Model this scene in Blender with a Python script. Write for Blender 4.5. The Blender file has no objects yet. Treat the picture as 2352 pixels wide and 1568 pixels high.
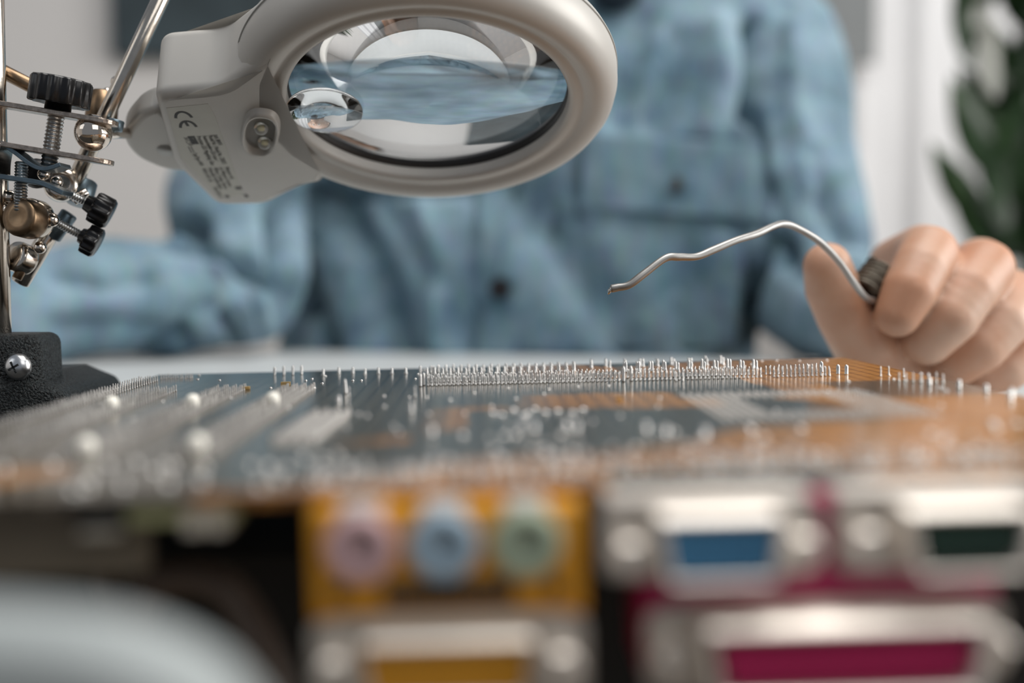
import bpy, bmesh, math, random
from mathutils import Vector, Matrix, noise
from mathutils.bvhtree import BVHTree
R = math.radians
random.seed(7)
SC = bpy.context.scene
COL = SC.collection
MM = 0.001
# ------------------------------------------------------------------ camera
F = 2750.0                      # focal length in pixels of a 2352 wide frame
CAM = Vector((0, 0, 0.0555))
PITCH = R(3.0)
cd = bpy.data.cameras.new('camera'); cam = bpy.data.objects.new('camera', cd); COL.objects.link(cam)
cam.location = CAM; cam.rotation_euler = (R(90) - PITCH, 0, 0)
cd.sensor_width = 36; cd.lens = F / 2352 * 36; cd.clip_start = 0.01; cd.clip_end = 50
cd.dof.use_dof = True; cd.dof.focus_distance = 0.370; cd.dof.aperture_fstop = 4.5
SC.camera = cam
RIGHT = Vector((1, 0, 0)); FWD = Vector((0, math.cos(PITCH), -math.sin(PITCH))); UP = Vector((0, math.sin(PITCH), math.cos(PITCH)))
def ray(px, py): return (FWD + RIGHT * ((px - 1176) / F) - UP * ((py - 784) / F))
def P(px, py, d): return CAM + ray(px, py) * d
def pix(p):
    q = p - CAM; d = q.dot(FWD)
    return 1176 + q.dot(RIGHT) / d * F, 784 - q.dot(UP) / d * F, d

# ------------------------------------------------------------------ materials
def nt(name):
    m = bpy.data.materials.new(name); m.use_nodes = True
    return m, m.node_tree, m.node_tree.nodes['Principled BSDF']
def mat(name, col, rough=0.5, metal=0.0, var=0.0, vscale=200.0, bump=0.0, bscale=800.0, coat=0.0, sss=0.0, trans=0.0, ior=1.5, spec=None, col2=None, bdist=0.0002):
    m, t, b = nt(name); N = t.nodes; L = t.links
    b.inputs['Base Color'].default_value = (*col, 1); b.inputs['Roughness'].default_value = rough
    b.inputs['Metallic'].default_value = metal; b.inputs['Coat Weight'].default_value = coat
    b.inputs['Transmission Weight'].default_value = trans; b.inputs['IOR'].default_value = ior
    if spec is not None: b.inputs['Specular IOR Level'].default_value = spec
    if sss:
        b.inputs['Subsurface Weight'].default_value = sss; b.inputs['Subsurface Radius'].default_value = (0.008, 0.003, 0.0015); b.inputs['Subsurface Scale'].default_value = 1.0
    tc = N.new('ShaderNodeTexCoord')
    if var or col2:
        n = N.new('ShaderNodeTexNoise'); n.inputs['Scale'].default_value = vscale; n.inputs['Detail'].default_value = 4
        L.new(tc.outputs['Object'], n.inputs['Vector'])
        r = N.new('ShaderNodeValToRGB'); r.color_ramp.elements[0].position = 0.35; r.color_ramp.elements[1].position = 0.65
        c2 = col2 if col2 else tuple(c * (1 - var) for c in col)
        r.color_ramp.elements[0].color = (*c2, 1); r.color_ramp.elements[1].color = (*col, 1)
        L.new(n.outputs['Fac'], r.inputs['Fac']); L.new(r.outputs['Color'], b.inputs['Base Color'])
    if bump:
        n = N.new('ShaderNodeTexNoise'); n.inputs['Scale'].default_value = bscale; n.inputs['Detail'].default_value = 3
        L.new(tc.outputs['Object'], n.inputs['Vector'])
        k = N.new('ShaderNodeBump'); k.inputs['Strength'].default_value = bump; k.inputs['Distance'].default_value = bdist
        L.new(n.outputs['Fac'], k.inputs['Height']); L.new(k.outputs['Normal'], b.inputs['Normal'])
    return m
M = {}
M['plastic'] = mat('satin_silver_plastic', (0.52, 0.505, 0.475), 0.45, 0.22, var=0.03, vscale=60, bump=0.06, bscale=2500, bdist=0.0001)
M['plastic_in'] = mat('rim_plastic', (0.42, 0.42, 0.40), 0.35, 0.1)
M['ink'] = mat('label_ink', (0.012, 0.012, 0.012), 0.5)
M['ink_light'] = mat('faded_label_ink', (0.07, 0.07, 0.068), 0.5)
M['sticker'] = mat('clear_sticker', (0.44, 0.43, 0.38), 0.28, 0.2, var=0.05, vscale=90)
M['glass'] = mat('lens_glass', (0.97, 0.99, 1.0), 0.0, trans=1.0, ior=1.5)
M['led'] = mat('led_epoxy', (0.95, 0.95, 0.9), 0.03, trans=0.85, ior=1.5)
M['phosphor'] = mat('led_phosphor', (0.85, 0.78, 0.45), 0.4)
M['chrome'] = mat('nickel_plate', (0.66, 0.60, 0.53), 0.16, 1.0, var=0.12, vscale=150, bump=0.05, bscale=1500)
M['ballchrome'] = mat('polished_nickel', (0.74, 0.66, 0.58), 0.07, 1.0)
M['zinc'] = mat('zinc_thread', (0.55, 0.57, 0.58), 0.28, 1.0)
M['rough_edge'] = mat('sheared_nickel_plate', (0.62, 0.52, 0.44), 0.28, 1.0, var=0.4, vscale=700, bump=0.5, bscale=1500)
M['steel_blue'] = mat('oxidised_steel', (0.17, 0.23, 0.27), 0.35, 0.8, var=0.2, vscale=300)
M['brass'] = mat('turned_brass', (0.27, 0.185, 0.115), 0.32, 1.0, var=0.25, vscale=300)
M['knob'] = mat('black_knob', (0.006, 0.006, 0.007), 0.25)
M['screwmetal'] = mat('zinc_screw', (0.74, 0.75, 0.76), 0.27, 1.0)
M['cast'] = mat('black_cast_iron', (0.036, 0.043, 0.045), 0.42, bump=1.0, bscale=1300, bdist=0.0014, col2=(0.003, 0.003, 0.003), vscale=1500, spec=.3)
M['pin'] = mat('tinned_pin', (0.60, 0.59, 0.57), 0.24, 1.0)
M['pin_dull'] = mat('dull_tinned_pin', (0.40, 0.385, 0.365), 0.38, 1.0)
M['solder'] = mat('solder_wire_metal', (0.33, 0.325, 0.315), 0.42, 1.0, var=0.12, vscale=150, bump=0.06, bscale=500)
M['soldercoil'] = mat('tarnished_solder', (0.13, 0.11, 0.085), 0.45, 0.7, var=0.3, vscale=400)
M['peg'] = mat('cream_nylon', (0.92, 0.89, 0.80), 0.45)
M['white_con'] = mat('white_nylon_connector', (0.62, 0.57, 0.48), 0.5)
M['slotmat'] = mat('slot_plastic', (0.50, 0.47, 0.40), 0.5)
M['black_con'] = mat('black_connector', (0.015, 0.015, 0.016), 0.4)
M['yellow'] = mat('yellow_port_plastic', (0.62, 0.27, 0.012), 0.38)
M['magenta'] = mat('magenta_port_plastic', (0.42, 0.008, 0.085), 0.38)
M['bluep'] = mat('blue_port_plastic', (0.06, 0.22, 0.40), 0.38)
M['greenp'] = mat('dark_green_port_plastic', (0.012, 0.04, 0.026), 0.4)
M['pinkj'] = mat('pink_jack_plastic', (0.56, 0.36, 0.37), 0.4)
M['bluej'] = mat('light_blue_jack_plastic', (0.33, 0.45, 0.55), 0.4)
M['greenj'] = mat('light_green_jack_plastic', (0.37, 0.44, 0.32), 0.4)
M['shell'] = mat('lit_port_tin', (0.93, 0.87, 0.80), 0.5, 1.0)  # port tin lightened to carry the light caught by the shell tops
M['flange'] = mat('dim_port_tin', (0.60, 0.545, 0.485), 0.5, 1.0)  # same tin in a darker copy, for the dimmer faces of the ports
M['browng'] = mat('brown_grey_part', (0.20, 0.17, 0.125), 0.6)
M['olive'] = mat('olive_green_part', (0.46, 0.47, 0.24), 0.5)
M['smd'] = mat('gold_component', (0.60, 0.40, 0.16), 0.3, 0.6)
M['table'] = mat('white_table_top', (0.58, 0.60, 0.60), 0.35, var=0.03, vscale=6)
M['wood'] = mat('brown_table_edge', (0.05, 0.033, 0.017), 0.5, var=0.4, vscale=40)
M['mat'] = mat('gap_shade_black', (0.010, 0.009, 0.007), 0.75)  # near-black of the added sheet that darkens the gap under the board
M['skin'] = mat('skin', (0.56, 0.365, 0.265), 0.45, sss=0.15, col2=(0.52, 0.27, 0.165), vscale=38, bump=0.15, bscale=700)
M['nail'] = mat('fingernail', (0.52, 0.31, 0.215), 0.25, coat=0.3)
M['button'] = mat('dark_button', (0.010, 0.009, 0.011), 0.5, spec=.2)
M['stud'] = mat('metal_stud_button', (0.10, 0.095, 0.09), 0.35, 0.8)
M['navy'] = mat('navy_undershirt', (0.010, 0.022, 0.035), 0.9)
M['trousers'] = mat('dark_trousers', (0.02, 0.022, 0.03), 0.9)
M['hair'] = mat('brown_hair', (0.10, 0.055, 0.025), 0.5, var=0.5, vscale=120)
M['wall'] = mat('painted_wall', (0.80, 0.78, 0.76), 0.8, var=0.04, vscale=1.2)
M['floor'] = mat('floor_boards', (0.20, 0.15, 0.10), 0.5, var=0.3, vscale=5)
M['curtain'] = mat('white_curtain_cloth', (0.90, 0.90, 0.91), 0.9, var=0.04, vscale=9)
M['slate'] = mat('dark_slate_fabric', (0.075, 0.105, 0.120), 0.85, var=0.45, vscale=5)
M['canvas'] = mat('grey_canvas', (0.26, 0.275, 0.28), 0.85, var=0.08, vscale=8)
M['leaf'] = mat('dark_green_leaf', (0.020, 0.065, 0.012), 0.35, col2=(0.008, 0.022, 0.008), vscale=12)
M['paleleaf'] = mat('pale_grey_green_leaf', (0.40, 0.41, 0.37), 0.4, var=0.15, vscale=12)
M['stem'] = mat('plant_stem', (0.06, 0.08, 0.03), 0.6)
M['soil'] = mat('potting_soil', (0.03, 0.02, 0.013), 0.95)
M['pot'] = mat('grey_pot', (0.25, 0.25, 0.25), 0.6)
M['panel'] = mat('pale_grey_panel', (0.33, 0.36, 0.36), 0.5)
M['cablem'] = mat('brown_grey_cable', (0.085, 0.058, 0.042), 0.5)
M['wcable'] = mat('white_cable', (0.75, 0.80, 0.82), 0.35)

def denim():
    m, t, b = nt('blue_denim'); N = t.nodes; L = t.links
    b.inputs['Roughness'].default_value = 0.85; b.inputs['Sheen Weight'].default_value = 0.08
    tc = N.new('ShaderNodeTexCoord')
    n = N.new('ShaderNodeTexNoise'); n.inputs['Scale'].default_value = 16; n.inputs['Detail'].default_value = 6; n.inputs['Roughness'].default_value = 0.62
    L.new(tc.outputs['Object'], n.inputs['Vector'])
    r = N.new('ShaderNodeValToRGB'); e = r.color_ramp.elements
    e[0].position = 0.30; e[0].color = (0.050, 0.110, 0.155, 1); e[1].position = 0.70; e[1].color = (0.232, 0.340, 0.408, 1)
    L.new(n.outputs['Fac'], r.inputs['Fac'])
    mp = N.new('ShaderNodeMapping'); mp.inputs['Scale'].default_value = (1, 1, 0.12); L.new(tc.outputs['Object'], mp.inputs['Vector'])
    n2 = N.new('ShaderNodeTexNoise'); n2.inputs['Scale'].default_value = 260; n2.inputs['Detail'].default_value = 3; L.new(mp.outputs['Vector'], n2.inputs['Vector'])
    mx = N.new('ShaderNodeMixRGB'); mx.blend_type = 'OVERLAY'; mx.inputs['Fac'].default_value = 0.35
    L.new(r.outputs['Color'], mx.inputs[1]); L.new(n2.outputs['Color'], mx.inputs[2])
    sat = N.new('ShaderNodeHueSaturation'); sat.inputs['Saturation'].default_value = 1.0; L.new(mx.outputs['Color'], sat.inputs['Color'])
    L.new(sat.outputs['Color'], b.inputs['Base Color'])
    k = N.new('ShaderNodeBump'); k.inputs['Strength'].default_value = 0.5; k.inputs['Distance'].default_value = 0.004
    n3 = N.new('ShaderNodeTexNoise'); n3.inputs['Scale'].default_value = 35; n3.inputs['Detail'].default_value = 4
    L.new(tc.outputs['Object'], n3.inputs['Vector']); L.new(n3.outputs['Fac'], k.inputs['Height']); L.new(k.outputs['Normal'], b.inputs['Normal'])
    return m
M['denim'] = denim()

def pcb():
    m, t, b = nt('amber_circuit_board'); N = t.nodes; L = t.links
    b.inputs['Roughness'].default_value = 0.17; b.inputs['IOR'].default_value = 1.45
    tc = N.new('ShaderNodeTexCoord')
    # broad pours of bare amber lacquer against copper-backed dark olive
    v = N.new('ShaderNodeTexVoronoi'); v.inputs['Scale'].default_value = 26; v.distance = 'CHEBYCHEV'; v.inputs['Randomness'].default_value = 1
    L.new(tc.outputs['Object'], v.inputs['Vector'])
    sep = N.new('ShaderNodeSeparateXYZ'); L.new(tc.outputs['Object'], sep.inputs[0])
    gx = N.new('ShaderNodeMapRange'); gx.inputs['From Min'].default_value = -0.03; gx.inputs['From Max'].default_value = 0.10
    gx.inputs['To Min'].default_value = -0.47; gx.inputs['To Max'].default_value = 0.36; L.new(sep.outputs['X'], gx.inputs['Value'])
    sc = N.new('ShaderNodeSeparateColor'); L.new(v.outputs['Color'], sc.inputs[0])
    ad = N.new('ShaderNodeMath'); ad.operation = 'ADD'; L.new(sc.outputs[0], ad.inputs[0]); L.new(gx.outputs[0], ad.inputs[1])
    r = N.new('ShaderNodeValToRGB'); e = r.color_ramp.elements; r.color_ramp.interpolation = 'LINEAR'
    e[0].position = 0.50; e[0].color = (0.095, 0.080, 0.058, 1); e[1].position = 0.56; e[1].color = (0.36, 0.155, 0.030, 1)
    e2 = e.new(0.80); e2.color = (0.45, 0.200, 0.045, 1)
    gy = N.new('ShaderNodeMapRange'); gy.inputs['From Min'].default_value = 0.02; gy.inputs['From Max'].default_value = 0.06; gy.inputs['To Min'].default_value = 0.38; gy.inputs['To Max'].default_value = 0.0; L.new(sep.outputs['Y'], gy.inputs['Value'])
    ad2 = N.new('ShaderNodeMath'); ad2.operation = 'ADD'; L.new(ad.outputs[0], ad2.inputs[0]); L.new(gy.outputs[0], ad2.inputs[1])
    L.new(ad2.outputs[0], r.inputs['Fac'])
    # fine traces
    w = N.new('ShaderNodeTexBrick'); w.inputs['Scale'].default_value = 60; w.inputs['Mortar Size'].default_value = 0.03
    w.inputs['Color1'].default_value = (1, 1, 1, 1); w.inputs['Color2'].default_value = (1, 1, 1, 1); w.inputs['Mortar'].default_value = (0.35, 0.3, 0.25, 1)
    mp = N.new('ShaderNodeMapping'); mp.inputs['Rotation'].default_value = (0, 0, R(90)); L.new(tc.outputs['Object'], mp.inputs['Vector']); L.new(mp.outputs['Vector'], w.inputs['Vector'])
    w2 = N.new('ShaderNodeTexWave'); w2.inputs['Scale'].default_value = 90; w2.inputs['Distortion'].default_value = 1.5; w2.wave_type = 'BANDS'; w2.bands_direction = 'DIAGONAL'
    L.new(tc.outputs['Object'], w2.inputs['Vector'])
    r2 = N.new('ShaderNodeValToRGB'); r2.color_ramp.elements[0].position = 0.80; r2.color_ramp.elements[0].color = (1, 1, 1, 1)
    r2.color_ramp.elements[1].position = 0.9; r2.color_ramp.elements[1].color = (0.5, 0.42, 0.3, 1); L.new(w2.outputs['Fac'], r2.inputs['Fac'])
    m1 = N.new('ShaderNodeMixRGB'); m1.blend_type = 'MULTIPLY'; m1.inputs['Fac'].default_value = 0.8
    L.new(r.outputs['Color'], m1.inputs[1]); L.new(w.outputs['Color'], m1.inputs[2])
    m2 = N.new('ShaderNodeMixRGB'); m2.blend_type = 'MULTIPLY'; m2.inputs['Fac'].default_value = 0.6
    L.new(m1.outputs[0], m2.inputs[1]); L.new(r2.outputs['Color'], m2.inputs[2])
    L.new(m2.outputs[0], b.inputs['Base Color'])
    k = N.new('ShaderNodeBump'); k.inputs['Strength'].default_value = 0.15; k.inputs['Distance'].default_value = 0.0001
    L.new(w.outputs['Color'], k.inputs['Height']); L.new(k.outputs['Normal'], b.inputs['Normal'])
    return m
M['pcb'] = pcb()

# ------------------------------------------------------------------ helpers
def link(name, me, m, parent=None, smooth=False, mx=None):
    o = bpy.data.objects.new(name, me); COL.objects.link(o)
    if m is not None and len(me.materials) == 0: me.materials.append(m)
    if smooth: me.polygons.foreach_set('use_smooth', [True] * len(me.polygons))
    if parent: o.parent = parent
    if mx is not None: o.matrix_local = mx
    return o
def fin(name, bm, m, parent=None, smooth=False, mx=None):
    bmesh.ops.recalc_face_normals(bm, faces=bm.faces)
    me = bpy.data.meshes.new(name); bm.to_mesh(me); bm.free()
    return link(name, me, m, parent, smooth, mx)
def thing(name, label, cat, loc=(0, 0, 0), group=None, mx=None):
    o = bpy.data.objects.new(name, None); COL.objects.link(o); o.empty_display_size = 0.01
    if mx is not None: o.matrix_world = mx
    else: o.location = loc
    o['label'] = label; o['category'] = cat
    if group: o['group'] = group
    return o
def tag(o, label, cat, group=None):
    o['label'] = label; o['category'] = cat
    if group: o['group'] = group
    return o
def struct(o): o['kind'] = 'structure'; return o
def bevel(o, w, seg=3, ang=30):
    b = o.modifiers.new('bevel', 'BEVEL'); b.width = w; b.segments = seg; b.limit_method = 'ANGLE'; b.angle_limit = R(ang); b.harden_normals = False
    return o
def box(bm, x0, x1, y0, y1, z0, z1, mx=None):
    vs = [bm.verts.new((x, y, z)) for x in (x0, x1) for y in (y0, y1) for z in (z0, z1)]
    if mx is not None:
        for v in vs: v.co = mx @ v.co
    for f in ((0, 1, 3, 2), (4, 6, 7, 5), (0, 4, 5, 1), (2, 3, 7, 6), (0, 2, 6, 4), (1, 5, 7, 3)): bm.faces.new([vs[i] for i in f])
    return vs
def boxo(name, dims, m, parent=None, bw=0, mx=None):
    bm = bmesh.new(); box(bm, *dims); o = fin(name, bm, m, parent, False, mx)
    if bw: bevel(o, bw); o.data.polygons.foreach_set('use_smooth', [True] * len(o.data.polygons))
    return o
def lathe(bm, prof, seg=32, mx=None, closed=False, rfun=None):
    rings = []
    for (r, z) in prof:
        ring = []
        for k in range(seg):
            a = 2 * math.pi * k / seg; rr = r * (rfun(a, r) if rfun else 1)
            p = Vector((rr * math.cos(a), rr * math.sin(a), z)); ring.append(bm.verts.new(mx @ p if mx is not None else p))
        rings.append(ring)
    n = len(rings)
    for i in range(n if closed else n - 1):
        A = rings[i]; B = rings[(i + 1) % n]
        for k in range(seg): bm.faces.new((A[k], A[(k + 1) % seg], B[(k + 1) % seg], B[k]))
    if not closed:
        if prof[0][0] > 1e-9: bm.faces.new(list(reversed(rings[0])))
        if prof[-1][0] > 1e-9: bm.faces.new(rings[-1])
    return rings
def axis_mx(p0, p1):
    z = (p1 - p0).normalized(); x = Vector((1, 0, 0)) if abs(z.x) < 0.9 else Vector((0, 1, 0))
    x = (x - z * x.dot(z)).normalized(); y = z.cross(x)
    m = Matrix((x, y, z)).transposed().to_4x4(); m.translation = p0
    return m
def rod(bm, p0, p1, r, seg=20, r1=None):
    h = (p1 - p0).length; b = min(r, h) * 0.12; r1 = r if r1 is None else r1
    lathe(bm, [(r - b, 0), (r, b), (r1, h - b), (r1 - b, h)], seg, axis_mx(p0, p1))
def thread(bm, p0, p1, r, pitch=0.0011, seg=24):
    h = (p1 - p0).length; n = int(h / pitch * 2); pr = [(r * 0.6, 0)]
    for i in range(n + 1): pr.append((r if i % 2 else r * 0.84, h * i / n))
    pr.append((r * 0.6, h)); lathe(bm, pr, seg, axis_mx(p0, p1))
def tube(bm, pts, r, seg=12, closed=False):
    n = len(pts); rs = r if isinstance(r, (list, tuple)) else [r] * n
    t0 = (pts[1] - pts[0]).normalized(); x = Vector((0, 0, 1)) if abs(t0.z) < 0.9 else Vector((1, 0, 0)); x = (x - t0 * x.dot(t0)).normalized()
    rings = []
    for i in range(n):
        t = (pts[min(i + 1, n - 1)] - pts[max(i - 1, 0)]).normalized(); x = (x - t * x.dot(t)).normalized(); y = t.cross(x)
        rings.append([bm.verts.new(pts[i] + (x * math.cos(2 * math.pi * k / seg) + y * math.sin(2 * math.pi * k / seg)) * rs[i]) for k in range(seg)])
    for i in range(n - 1):
        for k in range(seg): bm.faces.new((rings[i][k], rings[i][(k + 1) % seg], rings[i + 1][(k + 1) % seg], rings[i + 1][k]))
    bm.faces.new(list(reversed(rings[0]))); bm.faces.new(rings[-1])
def spline(pts, n=8):
    out = []
    for i in range(len(pts) - 1):
        p0 = pts[max(i - 1, 0)]; p1 = pts[i]; p2 = pts[i + 1]; p3 = pts[min(i + 2, len(pts) - 1)]
        for k in range(n):
            t = k / n
            out.append(0.5 * ((2 * p1) + (p2 - p0) * t + (2 * p0 - 5 * p1 + 4 * p2 - p3) * t * t + (3 * p1 - p0 - 3 * p2 + p3) * t ** 3))
    out.append(pts[-1].copy()); return out
def prism(bm, poly, z0, z1, mx=None, top=None):
    top = top or poly
    A = [bm.verts.new((x, y, z0)) for x, y in poly]; B = [bm.verts.new((x, y, z1)) for x, y in top]
    if mx is not None:
        for v in A + B: v.co = mx @ v.co
    n = len(poly)
    bm.faces.new(list(reversed(A))); bm.faces.new(B)
    for i in range(n): bm.faces.new((A[i], A[(i + 1) % n], B[(i + 1) % n], B[i]))
def sup(rx, ry, n=4, seg=40, cx=0, cy=0):
    out = []
    for k in range(seg):
        a = 2 * math.pi * k / seg; c = math.cos(a); s = math.sin(a)
        out.append((cx + rx * math.copysign(abs(c) ** (2 / n), c), cy + ry * math.copysign(abs(s) ** (2 / n), s)))
    return out
_t = bmesh.new(); bmesh.ops.create_icosphere(_t, subdivisions=3, radius=1.0); _t.verts.index_update()
ICV = [v.co.copy() for v in _t.verts]; ICF = [tuple(v.index for v in f.verts) for f in _t.faces]; _t.free()
def capsules(bm, chains, seg=20):
    V = []; FC = []
    def ball(p, r):
        n0 = len(V); V.extend([(p.x + c.x * r, p.y + c.y * r, p.z + c.z * r) for c in ICV]); FC.extend([(a + n0, b + n0, c + n0) for a, b, c in ICF])
    for ch in chains:
        for i, (p, r) in enumerate(ch):
            ball(p, r)
            if i:
                q, s = ch[i - 1]; h = (p - q).length
                if h > 1e-6:
                    n = max(2, int(h / (min(r, s) * 0.35)))
                    for k in range(1, n): ball(q.lerp(p, k / n), s + (r - s) * k / n)
    me = bpy.data.meshes.new('tmpc'); me.from_pydata(V, [], FC); bm.from_mesh(me); bpy.data.meshes.remove(me)
def remeshed(bm, vox, smooth_it, fac=0.5):
    me = bpy.data.meshes.new('tmp'); bm.to_mesh(me); bm.free()
    o = bpy.data.objects.new('tmp', me); COL.objects.link(o)
    r = o.modifiers.new('r', 'REMESH'); r.mode = 'VOXEL'; r.voxel_size = vox; r.adaptivity = 0
    s = o.modifiers.new('s', 'SMOOTH'); s.factor = fac; s.iterations = smooth_it
    dg = bpy.context.evaluated_depsgraph_get(); out = bpy.data.meshes.new_from_object(o.evaluated_get(dg))
    bpy.data.objects.remove(o); bpy.data.meshes.remove(me)
    return out

# ------------------------------------------------------------------ room
ZF = -0.74
struct(boxo('floor', (-3.2, 3.0, -2.2, 2.9, ZF - 0.05, ZF), M['floor']))
struct(boxo('wall_back', (-3.2, 3.0, 2.8, 2.9, ZF, 1.9), M['wall']))
struct(boxo('wall_left', (-3.2, -3.1, -2.2, 2.8, ZF, 1.9), M['wall']))
bm = bmesh.new()                                   # right wall with a tall window opening
for d in ((2.9, 3.0, -2.2, -0.6, ZF, 1.9), (2.9, 3.0, 1.5, 2.8, ZF, 1.9), (2.9, 3.0, -0.6, 1.5, ZF, -0.1), (2.9, 3.0, -0.6, 1.5, 1.7, 1.9)): box(bm, *d)
struct(fin('wall_right', bm, M['wall']))
bm = bmesh.new()
for d in ((2.92, 2.98, -0.6, -0.54, -0.1, 1.7), (2.92, 2.98, 1.44, 1.5, -0.1, 1.7), (2.92, 2.98, 0.42, 0.48, -0.1, 1.7), (2.92, 2.98, -0.6, 1.5, -0.1, -0.04), (2.92, 2.98, -0.6, 1.5, 1.64, 1.7)): box(bm, *d)
struct(fin('window_1', bm, M['curtain']))
bm = bmesh.new()                                    # pleated curtain hanging at the back, right of the person
n = 160; A = []; x0, x1 = 0.66, 1.16
for k in range(n + 1):
    u = k / n; x = x0 + (x1 - x0) * u; y = 2.66 + 0.008 * math.sin(u * 22) + 0.003 * math.sin(u * 47 + 1)
    A.append((x, y))
ring = A + [(x, y + 0.006) for x, y in reversed(A)]
prism(bm, ring, ZF + 0.02, 1.85)
c = fin('curtain', bm, M['curtain'], smooth=False); tag(c, 'white cloth curtain hanging against the wall between the person and the plant', 'curtain')
# two wall panels
bm = bmesh.new(); box(bm, -1.0, -0.33, 2.745, 2.795, 0.0, 1.0)
a = P(262, 132, 2.74); b = P(800, 132, 2.74)
o = boxo('wall_picture', (a.x, b.x, 2.745, 2.795, a.z, a.z + 0.8), M['slate'], bw=0.01); bm.free()
tag(o, 'dark slate blue picture on the wall, behind the top of the magnifier handle', 'picture')
a = P(1500, 150, 2.59); b = P(2003, 150, 2.59)
o = boxo('hanging_panel', (a.x, b.x, 2.590, 2.602, a.z, 1.87), M['canvas'], bw=0.003)
tag(o, 'plain mid grey hanging panel, its lower corner just right of the blue shirt shoulder', 'panel')

# plant at the right
pl = thing('potted_plant', 'dark green leafy plant, blurred, at the right edge behind the hand', 'plant', P(2420, 1500, 1.95).xy.to_3d() + Vector((0, 0, ZF)))
pb = pl.location
bm = bmesh.new(); lathe(bm, [(0.12, 0), (0.16, 0.30), (0.165, 0.33), (0.15, 0.33), (0.145, 0.30)], 40); fin('pot', bm, M['pot'], pl, True)
bm = bmesh.new(); lathe(bm, [(0.145, 0.27), (0.143, 0.29)], 40); fin('soil', bm, M['soil'], pl, True)
def leafmesh(L, W):
    bm = bmesh.new(); n = 9; rows = []
    for i in range(n):
        t = i / (n - 1); w = W * (math.sin(math.pi * min(1, t * 0.96 + 0.04)) ** 0.8) + 0.0006; bend = -0.35 * L * t * t
        rows.append([bm.verts.new((s * w, L * t, bend + (abs(s) * w * 0.35))) for s in (-1, -0.5, 0, 0.5, 1)])
    for i in range(n - 1):
        for k in range(4): bm.faces.new((rows[i][k], rows[i][k + 1], rows[i + 1][k + 1], rows[i + 1][k]))
    me = bpy.data.meshes.new('leaf'); bm.to_mesh(me); bm.free(); me.polygons.foreach_set('use_smooth', [True] * len(me.polygons)); return me
leafA = leafmesh(0.17, 0.026); leafA.materials.append(M['leaf']); leafB = leafmesh(0.16, 0.030); leafB.materials.append(M['paleleaf'])
rnd = random.Random(3)
stems = []
for s in range(9):
    a = rnd.uniform(0, 6.28); rr = rnd.uniform(0.04, 0.10); top = Vector((math.cos(a) * rr * 1.6, math.sin(a) * rr * 1.6, rnd.uniform(0.95, 1.45)))
    base = Vector((math.cos(a) * 0.05, math.sin(a) * 0.05, 0.28)); mid = base.lerp(top, 0.5) + Vector((rnd.uniform(-.04, .04), rnd.uniform(-.04, .04), 0))
    pts = spline([base, mid, top], 8); stems.append(pts)
    bm = bmesh.new(); tube(bm, pts, 0.005, 8); fin('stem', bm, M['stem'], pl, True)
nl = 0
for i in range(96):
    pts = stems[i % 9]; q = pts[rnd.randrange(3, len(pts))]; yaw = rnd.uniform(0, 6.28); pit = rnd.uniform(-0.9, 0.5)
    o = bpy.data.objects.new('leaf', leafA); COL.objects.link(o); o.parent = pl
    o.location = q; o.rotation_euler = (pit, rnd.uniform(-.5, .5), yaw); o.scale = (1, 1, 1)
    if i < 4: o.data = leafB; o['label'] = 'pale greyish leaf'
for (px, py, rz, sc_, me_) in ((2262, 60, 176, 1.0, leafB), (2238, 60, 186, .95, leafB), (2286, 225, 172, .8, leafB), (2226, 150, 176, 1.0, leafA)):
    o = bpy.data.objects.new('leaf', me_); COL.objects.link(o); o.parent = pl
    w = P(px, py, 1.86); o.matrix_local = Matrix.Translation(w - pb) @ Matrix.Rotation(R(rz), 4, 'Y') @ Matrix.Rotation(R(-78), 4, 'X') @ Matrix.Diagonal((sc_ * .75, sc_, sc_, 1))
    if me_ is leafB: o['label'] = 'pale greyish leaf'
for i in range(90):
    px = rnd.uniform(2285, 2500); py = rnd.uniform(-80, 620) if px > 2330 else rnd.uniform(330, 620)
    o = bpy.data.objects.new('leaf', leafA); COL.objects.link(o); o.parent = pl; w = P(px, py, rnd.uniform(1.86, 2.02)) - pb
    o.matrix_local = Matrix.Translation(w) @ Matrix.Rotation(rnd.uniform(-.7, .7) + math.pi, 4, 'Y') @ Matrix.Rotation(R(-70 + rnd.uniform(-30, 30)), 4, 'X')

# ------------------------------------------------------------------ table
tb = thing('table', 'white round-cornered table top carrying the circuit board and the stand', 'table', (0, 0.5, ZF))
TF = [P(640, 804, .93), P(1500, 821, .842)]
dirv = (TF[1] - TF[0]).to_2d(); n_ = dirv.normalized()
L0 = TF[0].to_2d() - n_ * 0.62; R0 = TF[1].to_2d() + n_ * 0.42
poly = [(-0.80, 0.232), (0.66, 0.232), (R0.x + .03, R0.y - 0.05), (R0.x, R0.y), (L0.x, L0.y), (L0.x - .05, L0.y - 0.04)]
poly = [(x, y - 0.5) for x, y in poly]
bm = bmesh.new(); prism(bm, poly, -ZF - 0.0045, -ZF); o = fin('table_top', bm, M['table'], tb, False); bevel(o, 0.001, 2)
bm = bmesh.new(); prism(bm, poly, -ZF - 0.030, -ZF - 0.0045); fin('table_core', bm, M['wood'], tb)
for (x, y) in ((-0.7, -0.22), (0.55, -0.22), (-0.68, 0.38), (0.42, 0.22)):
    bm = bmesh.new(); rod(bm, Vector((x, y, 0)), Vector((x, y, -ZF - 0.03)), 0.022); fin('leg', bm, M['wood'], tb, True)
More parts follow.
